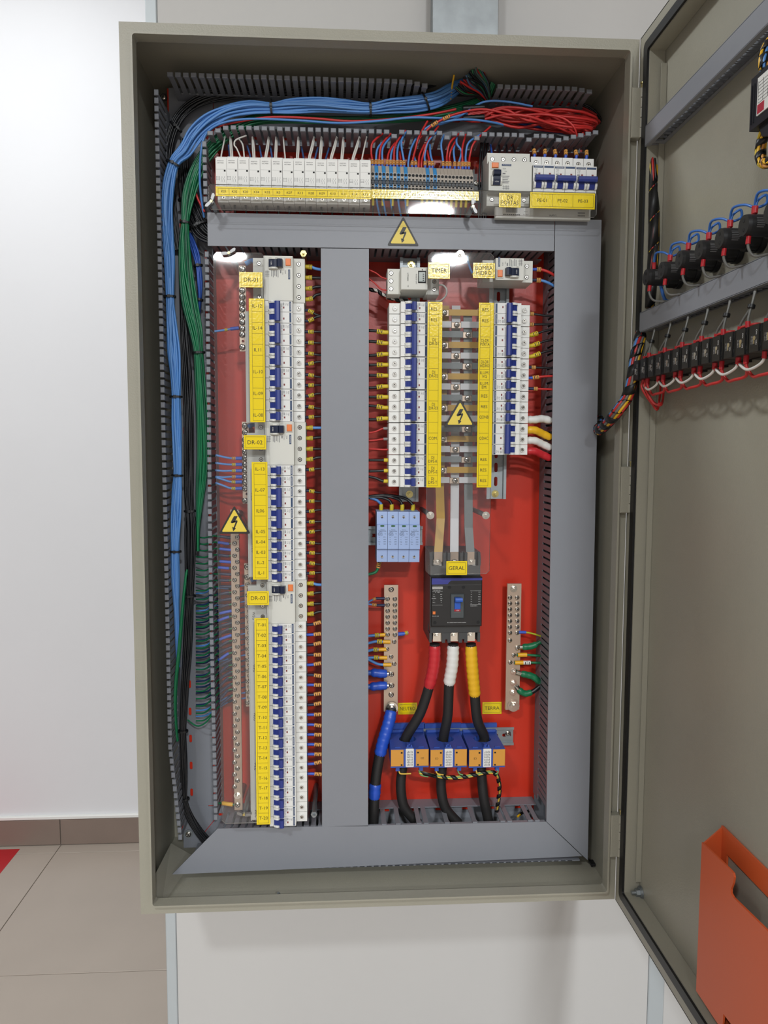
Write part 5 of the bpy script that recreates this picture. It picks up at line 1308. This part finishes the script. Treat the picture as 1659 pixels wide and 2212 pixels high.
# earth bar on the right
XT = 0.7022
def rl_(lab, pp, c, r, bits, Y0=.147, xe=XT):
    q = c7(*pp); pts = [P(u,v,Y0) for u, v in q]
    if xe: pts[-1].x = xe
    return wire(lab, pts, r, c, None, bits)
t = rl_('yellow and green wire with blue ferrule on the earth bar', ((1284,1190),(1340,1191),(1400,1202),(1462,1222)), mat('yellow_green',(170,180,40),0.45), .0017, (('ferrule',0,.32,.0028,FERR),))
rl_('uppermost thick green cable on the earth bar', ((1290,1312),(1330,1310),(1400,1300),(1468,1268)), TGRN, .0042, (('lug',0,.12,.0045,STEEL),('tape',.12,.8,.0062,TGRN)))
rl_('green wire with yellow lug on the earth bar', ((1268,1376),(1340,1374),(1400,1378),(1462,1382)), TGRN, .0024, (('lug',.04,.42,.0040,LUG),))
rl_('green wire with yellow lug and white marker on the earth bar', ((1248,1438),(1320,1438),(1400,1438),(1462,1440)), TGRN, .0024, (('lug',.02,.34,.0040,LUG),('marker',.34,.62,.0038,TIN)))
rl_('thick green taped cable on the lower earth bar', ((1262,1514),(1310,1528),(1400,1552),(1500,1600)), TGRN, .0050, (('lug',0,.18,.0052,STEEL),('tape',.18,.95,.0064,TGRN)))
rl_('thick green cable curving to the lowest lug of the earth bar', ((1262,1628),(1295,1668),(1340,1690),(1400,1672),(1470,1632)), BLACK, .0044, (('lug',0,.12,.0046,STEEL),('tape',.12,.66,.0060,TGRN)))
# ---------------------------------------------------------------- main cables
def main_cable(lab, top, pts1, ct, low, tm, f1):
    c = POS[('CT',ct)]
    up = [P(u,v,y) for u, v, y in pts1]
    pts = up+[V((c.x+ (0.004 if ct == 2 else -0.003), c.y, c.z+0.002)), V((c.x-0.003, c.y, c.z-0.02))]+[P(u,v,y) for u, v, y in low]
    return wire(lab, pts, 0.0092, mat('black_cable',(36,35,35),0.55,bump=0.15,bscale=300), None, (('tape',0.0,f1,0.0108,tm),), k=5, n=14, cat='cable', name='power_cable')
main_cable('thick black cable with red tape below the main breaker', 0, ((939,1390,.097),(938,1428,.098),(929,1475,.104),(908,1540,.116)), 0, ((868,1668,.130),(866,1705,.130),(874,1745,.130),(903,1778,.130)), TRED, .225)
main_cable('thick black cable with white tape below the main breaker', 0, ((979,1390,.097),(977,1435,.098),(970,1480,.104),(967,1545,.116)), 1, ((954,1668,.130),(953,1705,.130),(962,1745,.130),(990,1778,.130)), TIN, .215)
main_cable('thick black cable with yellow tape below the main breaker', 0, ((1017,1390,.097),(1020,1440,.098),(1025,1495,.104),(1031,1555,.116)), 2, ((1040,1668,.130),(1043,1710,.130),(1049,1745,.130),(1058,1785,.130)), TYEL, .275)
wire('thick black cable with blue tape from the neutral bar to the bottom duct', px((846,1531,.140),(840,1560,.132),(826,1608,.124),(815,1660,.120),(809,1715,.118),(806,1785,.118)), 0.0096, mat('black_cable',(36,35,35),0.55), None, (('tape',0.0,.40,.0112,TBLU),('tape',.62,.76,.0110,TBLU)), k=5, n=14, cat='cable', name='power_cable')
# secondary leads of the current transformers
t = thing('wire_bundle', 'spiral-wrapped yellow and green leads under the current transformers', 'wire bundle')
main = smooth(px((905,1668,.085),(940,1676,.085),(975,1680,.086),(1015,1676,.086),(1055,1668,.088),(1073,1674,.094),(1079,1700,.104),(1077,1725,.112),(1073,1752,.120)), 5)
YW = mat('yellow_lead',(226,186,70),0.45); GW = mat('pale_green_lead',(112,164,104),0.45)
for j, c in enumerate((YW, YW, GW, YW, GW)): MB().tube([p+V((0.0003,0.0019*math.cos(j*1.256),0.0019*math.sin(j*1.256))) for p in main], 0.0013, 6).build('wire', c, t)
ribbon(MB(), sub(main,0.10,1.0), 0.0040, 0.0185, 0.52, phase=1.0).build('spiral_wrap', RUB, t)
ribbon(MB(), sub(main,0.0,0.14), 0.0036, 0.03, 0.98).build('spiral_wrap', RUB, t)
for a, b, c in (((862,1668),(888,1671),YW),((905,1666),(925,1678),GW),((941,1664),(958,1674),YW),((988,1664),(1000,1674),GW),((1026,1661),(1030,1672),YW),((1072,1660),(1070,1672),GW)):
    MB().tube(smooth([P(*a,.088)+V((0,0,.002)), P(a[0]+4,(a[1]+b[1])/2+2,.086), P(*b,.085)],4), 0.0013, 6).build('lead', c, t)
wire('yellow and black wrapped lead lying in the cut bottom duct', px((1118,1764,.14),(1130,1755,.15),(1144,1752,.155)), 0.0022, TYEL, None, (('wrap',.25,.5,.0026,RUB),('wrap',.7,.95,.0026,RUB)))
# ---------------------------------------------------------------- wires of the left bars
XF = P(462,1000,.11).x
wire('single light blue wire on the upper left neutral bar', px((463,716,.1),(485,713,.1),(503,710,.1),(516,708.5,.1)), 0.0019, BLUE, None, (('marker',.42,.54,.0026,YELS),('ferrule',.66,1,.0030,FERR)))
for j, (a, b, o) in enumerate(((983,990,1),(1000,1003.5,0),(1016,1017,0),(1030,1030,1),(1031,1041,0),(1043,1055,0))):
    wire('%s light blue wire from the top on the middle left neutral bar' % ORD[j], px((466,a,.1),(482,(a*.6+b*.4)+1,.1),(500,b,.1),(523,b,.1)), 0.0019, BLUE, 'wires on the middle left neutral bar', (('marker',.62,.76,.0028,ORG if o else YELS),('ferrule',.76,1,.0031,FERR)))

for j in range(27):
    u, v = sc[j]; g = j/26.0
    vs = v+(-6+ (12+26*g)*g)+ (18 if j > 8 else 4)*0.3
    pts = px((424,vs+4+14*g,.150),(442,vs+6+10*g,.135),(458,vs+2,.118),(478,(v+vs)/2+1,.112),(u-15,v+1+2*g,.112),(u-4.5,v,.112))
    wire('%s green wire from the top on the long left earth bar' % (ORD[j] if j < 21 else 'twenty-'+ORD[j-20]), pts, 0.0014, GREEN, 'green wires on the left earth bar', (('ferrule',.70,.93,.0026,FERR if j in (1,2,4,5,12,13,16,19) else FERD),), n=6, k=4)
for j in range(22):
    v = 1264+j*11.6; g = j/21.0; vs = v+10+22*g
    pts = px((424,vs+8,.156),(444,vs+6,.146),(462,vs-4,.140),(495,v+8,.136),(520,v+2,.120),(531,v,.112))
    wire('%s dark blue wire from the top, running to the DR-03 neutral bar' % (ORD[j] if j < 21 else 'twenty-second'), pts, 0.0015, BLUE if j in (0,3,9,13,20,21) else mat('dark_blue_wire',(32,52,92),0.45), 'blue wires on the lower left neutral bar', (('ferrule',.62,.80,.0024,FERD),), n=6, k=4)
wire('green wire with yellow lug at the bottom of the left earth bar', px((466,1735,.11),(480,1735,.11),(495,1737,.104),(506,1738,.104)), 0.0018, GREEN, None, (('lug',.32,.92,.0036,mat('yellow_lug',(236,176,40),0.4)),))
tag(MB().tube(smooth(px((405,1555,.15),(425,1568,.14),(443,1562,.13),(458,1545,.12)),5),0.0014,6).build('wire',GREEN), 'lowest slack green wire sagging in the left duct', 'wire')
tag(MB().tube(smooth(px((440,1800,.17),(452,1785,.172),(466,1768,.172)),3),0.0006,5).build('wire',RED), 'hair-thin red wire across the lower left duct', 'wire')
# black loom on the right inside wall
bundle('thin bundle of black wires running down the right inner wall', [(1180,228,.17,4),(1260,226,.168,5),(1300,262,.166,5),(1312,320,.166,5),(1310,400,.166,6),(1306,470,.166,5)], 5, BLACK, 0.0017, 101)
# ================================================================ the open door
XD, XP, DW = 0.8005, 0.8275, 0.80
def door():
    t = thing('cabinet_door', 'open beige steel cabinet door seen from inside, hinged on the right', 'door', (XD, -0.002, 0))
    def B(m, x0, x1, y0, y1, z0, z1, k=0): return m.box(x0-XD, x1-XD, y0+0.002, y1+0.002, z0, z1, k)
    MB().box(XP-XD, XP-XD+0.0018, -DW, 0, -CH, 0).build('door_panel', PAINT, t)
    r = MB(); H = CH; f = 0.017
    r.holed([(0,0),(-DW,0),(-DW,-H),(0,-H)], [[(-f,-f),(-DW+f,-f),(-DW+f,-H+f),(-f,-H+f)]], 'x', 0, 0.0016)
    r.box(0, XP-XD, -0.0016, 0, -H, 0).box(0, XP-XD, -DW, -DW+0.0016, -H, 0).box(0, XP-XD, -DW, 0, -0.0016, 0).box(0, XP-XD, -DW, 0, -H, -H+0.0016)
    r.build('folded_rim', PAINT, t)
    g = MB(); a, b = f, 0.031
    g.holed(rrect(-a,-a,-DW+a,-H+a,0.008,4), [rrect(-b,-b,-DW+b,-H+b,0.004,4)], 'x', -0.0015, XP-XD-0.0005)
    g.build('gasket', RUB, t)
    c, d = 0.0312, 0.0335
    MB().holed([(-c,-c),(-DW+c,-c),(-DW+c,-H+c),(-c,-H+c)], [[(-d,-d),(-DW+d,-d),(-DW+d,-H+d),(-d,-H+d)]], 'x', 0.002, XP-XD-0.0004).build('gasket_channel', PAINT, t)
    MB().box(0.018, XP-XD-0.0004, -0.0400, -0.0385, -H+0.055, -0.055).build('stiffener', PAINT, t)
    return t
DOOR = door()
def dbox(m, X0, X1, Y0, Y1, Z0, Z1, k=0): return m.box(X0, X1, Y0, Y1, Z0, Z1, k)
# earthing stud on the door
p = D(1378, 1928, XP-0.006)
t = thing('earth_stud', 'zinc stud with washers and nut in the lower corner of the door', 'stud', (XP, p.y, p.z))
MB().cyl((-0.0004,0,0),(-0.0016,0,0),0.0105,n=22).cyl((-0.0018,0,0),(-0.0030,0,0),0.0098,n=22).cyl((-0.0032,0,0),(-0.0042,0,0),0.0092,n=22).build('washer', ZINC, t)
MB().cyl((-0.0042,0,0),(-0.0100,0,0),0.0064,n=6,smooth=False).cyl((-0.010,0,0),(-0.017,0,0),0.0032,n=12).build('nut', ZINC, t)
# ---------------------------------------------------------------- door ducts
def door_duct(lab, z0, z1, y0, y1, slots, X0=XP-0.0275, wall_v=None):
    t = thing('door_duct', lab, 'cable duct', (XP, y0, z0)); h = z1-z0; L = y1-y0; d = X0-XP
    MB().box(d, d+0.0015, 0, L, 0, h).box(d, d+0.007, 0, L, -0.0007, 0.0006).box(d, d+0.007, 0, L, h-0.0006, h+0.0007).build('cover', COVER, t)
    s = -1 if L < 0 else 1
    m = MB(); m.box(-0.002, -0.0004, 0, L, 0.0012, h-0.0012); m.build('base', DUCT, t)
    for zz in (0.0012, h-0.0024):
        q = []; n = int(abs(L)/0.0126); out = [(d+0.0016,0),(-0.002,0),(-0.002,L),(d+0.0016,L)]
        for i in range(n):
            c = s*(i+0.5)*0.0126; q.append(rrect(d+0.0075, c-0.0021, -0.0065, c+0.0021, 0.0019, 3))
        if slots: MB().holed(out, q, 'z', zz, zz+0.0012).build('slotted_wall', DUCT, t)
        else: MB().box(d+0.0016, -0.002, 0, L, zz, zz+0.0012).build('side_wall', DUCT, t)
    return t
a, b = D(1388,280,XP-0.0275), D(1388,321.5,XP-0.0275)
door_duct('grey slotted duct across the upper part of the open door', b.z, a.z, a.y, -0.74, True)
a2, b2 = D(1375,680,XP-0.0275), D(1375,720.5,XP-0.0275)
door_duct('grey slotted duct across the middle of the open door above the switch blocks', b2.z, a2.z, a2.y, -0.74, True)
DZ0, DZ1 = b2.z, a2.z
# ---------------------------------------------------------------- pilot lamps
LE = 0.776
lamps = [(1395,599),(1428,584),(1466.6,560.5),(1509.5,540),(1554,515),(1606,487),(1662,459)]
LP = [D(u, v, LE) for u, v in lamps]
zl = sum(p.z for p in LP)/len(LP)
body = MB(); body.cyl((0,0,0),(0.004,0,0),0.0112,0.0118,20).cyl((0.004,0,0),(0.030,0,0),0.0118,n=20).cyl((0.030,0,0),(0.0445,0,0),0.0140,n=20)
for k in range(8): 
    a = k*math.pi/4; body.box(0.032, 0.043, 0.0128*math.cos(a)-0.0018, 0.0128*math.cos(a)+0.0018, 0.0128*math.sin(a)-0.0018, 0.0128*math.sin(a)+0.0018)
body.cyl((0.0445,0,0),(0.0505,0,0),0.0158,n=22)
for zz in (0.005,-0.005): body.cyl((0.0001,0,zz),(-0.0003,0,zz),0.0023,n=12,m=1)
body = body.mesh('body', [mat('lamp_black',(30,30,31),0.5), DARK])
prt = MB()
for k in range(6):
    a = math.radians(150+k*10); a2 = a+0.07
    prt.add([(0.009+0.0*k,0.0119*math.cos(a),0.0119*math.sin(a)),(0.019-0.001*(k%3),0.0119*math.cos(a),0.0119*math.sin(a)),(0.019-0.001*(k%3),0.0119*math.cos(a2),0.0119*math.sin(a2)),(0.009,0.0119*math.cos(a2),0.0119*math.sin(a2))], [(0,1,2,3)])
prt = prt.mesh('print', [GINK])
REDB = mat('red_ferrule',(190,34,44),0.4); BLJ = mat('bright_blue_wire',(52,112,196),0.38)
for i, p in enumerate(LP):
    t = thing('pilot_lamp', '%s black pilot lamp body from the hinge side of the door' % ORD[i], 'pilot lamp', (LE, p.y, p.z), (0,0,0), 'pilot lamps on the door')
    link('body', body, t); link('print', prt, t)
    top = V((LE+0.012, p.y, p.z+0.0118)); bot = V((LE+0.006, p.y-0.001, p.z-0.0118))
    e = V((LE+0.030, p.y-0.012, DZ1+0.0012))
    wire('grey wire from the bottom of the %s pilot lamp to the door duct' % ORD[i], [bot, bot+V((0,0,-.012)), bot+V((.006,-.003,-.022)), V((0.8035,p.y-0.010,max(DZ1+0.0016,p.z-0.060)))], 0.0016, GREYW, 'grey wires under the pilot lamps', (('ferrule',0,.20,.0027,REDB),))
    if i+1 < len(LP):
        n = LP[i+1]; nt = V((LE+0.012, n.y, n.z+0.0118))
        wire('blue jumper wire from the %s to the %s pilot lamp' % (ORD[i], ORD[i+1]), [top+V((0,0.001,0)), top+V((0,0,.011)), top+V((-.002,-.010,.020)), top.lerp(nt,.6)+V((0,0,.017)), nt+V((0.004,0.004,.009)), nt+V((.012,-.002,.012)), nt+V((.010,-.004,.020)), nt+V((.002,-.001,.014)), nt+V((0,-.001,.001))], 0.0015, BLJ, 'blue jumpers between the pilot lamps', (('ferrule',0,.09,.0029,REDB),('ferrule',.93,1.0,.0029,REDB)))
m = [D(1412,620,.80), D(1416,650,.805), D(1418,672,.81)]
bundle_pts = [LP[0]+V((.02,.004,.008)), LP[0]+V((.03,.002,-.03)), V((XP-0.018, LP[0].y-.02, DZ1+0.0016))]
wire('pair of blue wires dropping beside the first pilot lamp', bundle_pts, 0.0024, BLJ)
# ---------------------------------------------------------------- selector switch contact blocks
XS = 0.785
fu = [(1384,771),(1425,759),(1465,748),(1507,734),(1553,719),(1601.5,706),(1648,697)]
FP = [D(u, v, XS) for u, v in fu]
y_first = FP[0].y; pit = (FP[-1].y-FP[0].y)/6
zt = D(1384,777,XS).z; zb = D(1384,819,XS).z; hb = zt-zb
blk = MB()
def module(m, y0, y1):
    m.cbox  # black contact module seen end on: face towards -x
    h = hb
    m.box(0, XP-XS-0.012, y0, y1, 0, h, 0)
    m.box(-0.0016, 0, y0+0.004, y1-0.004, 0.0, h, 0)
    for zz in (h*0.22, h*0.78):
        for yy in (y0+0.0042,): m.cyl((0.0001,yy+0.0006,zz),(-0.0004,yy+0.0006,zz),0.0032,n=12,m=1)
    m.cyl((-0.0016,(y0+y1)/2-0.001,h*0.5),(-0.0022,(y0+y1)/2-0.001,h*0.5),0.0026,n=12,m=2)
    m.box(-0.0019,-0.0016,(y0+y1)/2-0.0012,(y0+y1)/2+0.0012,h*0.30,h*0.42,2)
module(blk, 0.0004, 0.0264); module(blk, -0.0264, -0.0004)
blk.box(XP-XS-0.014, XP-XS-0.0005, -0.016, 0.016, hb*0.5-0.016, hb*0.5+0.016, 0)
blk = blk.mesh('body', [mat('block_black',(20,20,21),0.45), DARK, STEEL])
pr = MB()
pr.M = Matrix.Rotation(math.radians(-90), 4, 'Z')
for y0 in (-0.0264, 0.0004):
    for tx, zz in (('NO',0.72),('NC',0.34)): pr.text(tx, 0.0036, -(y0+0.0088) if False else -(y0+0.0082), hb*zz, -0.0018, 0, rot=math.radians(90))
    for q in range(2): pr.text('Ui=380V 10A', 0.0016, -(y0+0.0155+0.0028*q), hb*0.45, -0.0018, 0, rot=math.radians(90))
pr = pr.mesh('print', [WINK])
WJ = WIREW
for i in range(7):
    y = y_first+pit*i
    t = thing('switch_block', '%s black contact block from the hinge side below the door duct' % ORD[i], 'contact block', (XS, y, zb), (0,0,0), 'contact blocks on the door')
    link('body', blk, t); link('print', pr, t)
    top = zb+hb; dz = DZ0-0.001
    A = V((XS+0.011, y+0.012, top)); Bq = V((XS+0.011, y-0.006, top)); c = V((0.8045, y-0.002, dz)); kn = V((XS+0.0145, y-0.005, top+(dz-top)*0.60))
    gt = 'grey wires above the contact blocks'
    wire('rear grey wire above the %s contact block' % ORD[i], [A, A+V((0,-.002,.010)), kn+V((0,.001,-.001)), c], 0.0015, GREYW, gt, (('ferrule',0,.13,.0028,REDB),))
    wire('front grey wire with black tie above the %s contact block' % ORD[i], [Bq, Bq+V((0,0.001,.012)), kn, c+V((0,-.002,0))], 0.0015, GREYW, gt, (('ferrule',0,.20,.0030,REDB),('tie',.52,.60,.0042,RUB)))
    wire('red jumper on top of the %s contact block' % ORD[i], [A+V((0,0,.001)), A+V((0,-.004,.005)), Bq+V((0,.003,.005)), Bq+V((.005,-.004,.006)), Bq+V((.011,-.005,.006))], 0.0018, RED, 'red jumpers on the contact blocks')
    u = V((XS+0.008, y+0.006, zb)); v = V((XS+0.008, y-0.010, zb))
    if i < 6:
        y2 = pit
        w2 = V((XS+0.008, y+y2+0.008, zb)); v2 = V((XS+0.008, y+y2-0.010, zb))
        wire('white jumper from the %s to the %s contact block' % (ORD[i], ORD[i+1]), [u, u+V((0,-.002,-.008)), u.lerp(w2,.5)+V((-.003,0,-.017)), w2+V((0,.004,-.011)), w2], 0.0017, WJ, 'white jumpers under the contact blocks', (('ferrule',0,.12,.0027,REDB),('ferrule',.90,1,.0027,REDB)))
        wire('red jumper from the %s to the %s contact block' % (ORD[i], ORD[i+1]), [v, v+V((0,-.001,-.012)), v+V((.004,-.008,-.024)), v.lerp(v2,.55)+V((0,0,-.025)), v2+V((.004,.006,-.022)), v2+V((0,0,-.010)), v2], 0.0019, RED, 'red jumpers under the contact blocks', (('ferrule',0,.10,.0030,REDB),))
for j in range(4):
    s = V((XS+0.008, y_first+0.008-0.004*(j//2)*3, zb)); wire('%s red wire drooping below the first contact block' % ORD[j], [s, s+V((-.002,-.001,-.012)), s+V((.008,-.008,-.030-.002*j)), s+V((.018,-.012,-.046+.003*j)), s+V((.024,-.006,-.030)), s+V((.027,-.002,-.004))], 0.0017, RED, 'red wires drooping below the contact blocks')
# ---------------------------------------------------------------- looms
def loom(lab, pts, r, mats, pitch, frac, phase=0.0, wr=None):
    t = thing('wire_loom', lab, 'wire bundle'); s = smooth(pts, 6); n = len(mats)
    for j, c in enumerate(mats):
        a = 2*math.pi*j/n; o = []
        for i, p in enumerate(s):
            tg = (s[min(i+1,len(s)-1)]-s[max(i-1,0)]).normalized(); u = tg.cross(V((0.13,0.9,0.31))).normalized(); w = tg.cross(u)
            o.append(p+(u*math.cos(a+i*0.03)+w*math.sin(a+i*0.03))*r*0.72)
        MB().tube(o, r*0.29 if wr is None else wr, 6).build('wire', c, t)
    MB().tube(s, r*0.62, 8).build('core', BLACK, t)
    ribbon(MB(), s, r*1.05, pitch, frac, phase=phase).build('spiral_wrap', RUB, t); return t
a = [D(1391,296,.814), D(1397,316,.813), D(1407,345,.813), D(1411,400,.815), D(1413,480,.816), D(1412,545,.816), D(1408,600,.815), D(1404,665,.815)]
loom('black spiral-wrapped loom running down the hinge side of the door', a, 0.0082, [TYEL,BLACK,RED,YELS,BLACK,TYEL,RED,BLACK,BLUE,BLACK], 0.046, 0.955)
b = [D(1386,716,.808), D(1379,745,.796), D(1371,780,.79), D(1366,820,.786), D(1356,856,.782)]
b += [P(1338,884,-.04), P(1318,908,-.005), P(1302,924,.035), P(1293,928,.07), P(1298,905,.13)]
loom('flexible spiral-wrapped loom of coloured wires crossing from the door into the cabinet', b, 0.0088, [RED,TYEL,GREYW,RED,BLUE,GREYW,RED,GREYW,BLUE,RED], 0.030, 0.58, 0.8)
c = [P(1290,850,.16), P(1300,868,.15), P(1302,884,.15), P(1297,915,.16)]
loom('short wrapped loom of green and grey wires inside the right cabinet wall', c, 0.0075, [GREEN,GREYW,TYEL,GREYW,BLACK,GREEN], 0.03, 0.6)
# ---------------------------------------------------------------- timer box at the top edge
XB = 0.770
p0 = D(1623,172,XB); p1 = D(1621,283,XB)
t = thing('relay_box', 'black relay box with a printed white label high on the door', 'relay', (XB, p0.y, p1.z)); h = p0.z-p1.z
m = MB(); m.box(0, XP-XB-0.0005, -0.10, 0, 0, h)
for yy in (-0.003, -0.0075): m.box(-0.0012, 0, yy-0.0012, yy, 0.006, h-0.008)
m.prism([(-0.012,0),(-0.10,0),(-0.10,-0.016),(-0.030,-0.016),(-0.018,-0.012)], 'x', 0.004, XP-XB-0.006)
m.build('body', mat('relay_black',(22,23,30),0.4), t)
q0 = D(1637.5,172,XB-0.001); q1 = D(1636,250,XB-0.001); y0 = q0.y-p0.y; zz0 = q1.z-p1.z; zz1 = h-0.006
m = MB(); m.box(-0.0012, 0, -0.085, y0, zz0, zz1, 0)
m.box(-0.0014, -0.0012, y0-0.014, y0-0.0012, zz0+0.0012, zz0+0.0105, 1)
for k in range(7): m.box(-0.0014, -0.0012, -0.083, y0-0.002, zz0+0.012+k*(zz1-zz0-0.016)/6.5, zz0+0.0123+k*(zz1-zz0-0.016)/6.5, 2)
for k in range(5): m.box(-0.0014, -0.0012, y0-0.002-k*0.009, y0-0.0023-k*0.009, zz0+0.012, zz1-0.004, 2)
m.build('label', [TIN, mat('label_red',(170,30,54),0.5), INK], t)
c = [D(1652,283,.785), D(1647,300,.786), D(1643,322,.786), D(1643,340,.785), D(1650,352,.784), D(1664,350,.784), D(1676,338,.786)]
loom('yellow and black wrapped leads under the relay box', c, 0.0056, [TYEL,ORG,TYEL,YELS,TYEL,ORG], 0.017, 0.55)
c = [D(1650,150,.79), D(1649,130,.79), D(1654,105,.795), D(1662,90,.80)]
loom('wrapped yellow and blue leads above the relay box', c, 0.0056, [TYEL,BLUE,ORG,TYEL,BLUE], 0.02, 0.6)
p = D(1657, 6, .80); tag(MB().cyl((XP-0.0005,p.y,p.z),(XP-0.02,p.y,p.z),0.006,n=14).cyl((XP-0.02,p.y,p.z),(XP-0.026,p.y,p.z),0.0045,n=14).build('knob', RUB), 'small black knob at the top right of the door', 'knob')
# ---------------------------------------------------------------- document pocket
def pocket():
    yb = D(1563,1783,XP).y
    zb1 = D(1563,1783,XP).z; zf = P(1524.6,1824,yb).z; xf = P(1515,1950,yb).x
    t = thing('document_pocket', 'orange plastic document pocket on the lower part of the open door', 'document pocket', (xf, yb, -1.36))
    th = 0.0026; L = -0.34
    zbot = P(1506.5,2140,yb).z
    f = [D(u, v, xf) for u, v in ((1524.6,1824),(1582,1879),(1588,1886),(1590,1895),(1588,1907),(1583,1921),(1583,1929),(1588,1938),(1659,2007))]
    poly = [(p.y-yb, p.z+1.36) for p in f]
    poly[0] = (0, poly[0][1])
    zl = poly[-1][1]
    poly += [(L, zl), (L, zbot+1.36), (0, zbot+1.36)]
    tri = [(p.y-yb, p.z+1.36) for p in (D(1567,2190,xf), D(1584,2213,xf), D(1565,2216,xf))]
    MB().holed(poly, [tri], 'x', -th, 0).build('front_plate', POCK, t)
    w = XP-xf-0.0005
    MB().prism([(0,poly[0][1]),(w,zb1+1.36),(w,zbot+1.36),(0,zbot+1.36)], 'y', -th, 0).build('side_plate', POCK, t)
    MB().box(0, w, L, 0, zbot+1.36, zbot+1.36+th).build('bottom_plate', POCK, t)
    zi = zb1+1.36; hh = 0.030
    MB().box(w-th, w, L, 0, zi-hh, zi).box(w-th, w, -0.016, 0, zbot+1.36, zi-hh).build('back_frame', POCK, t)
pocket()
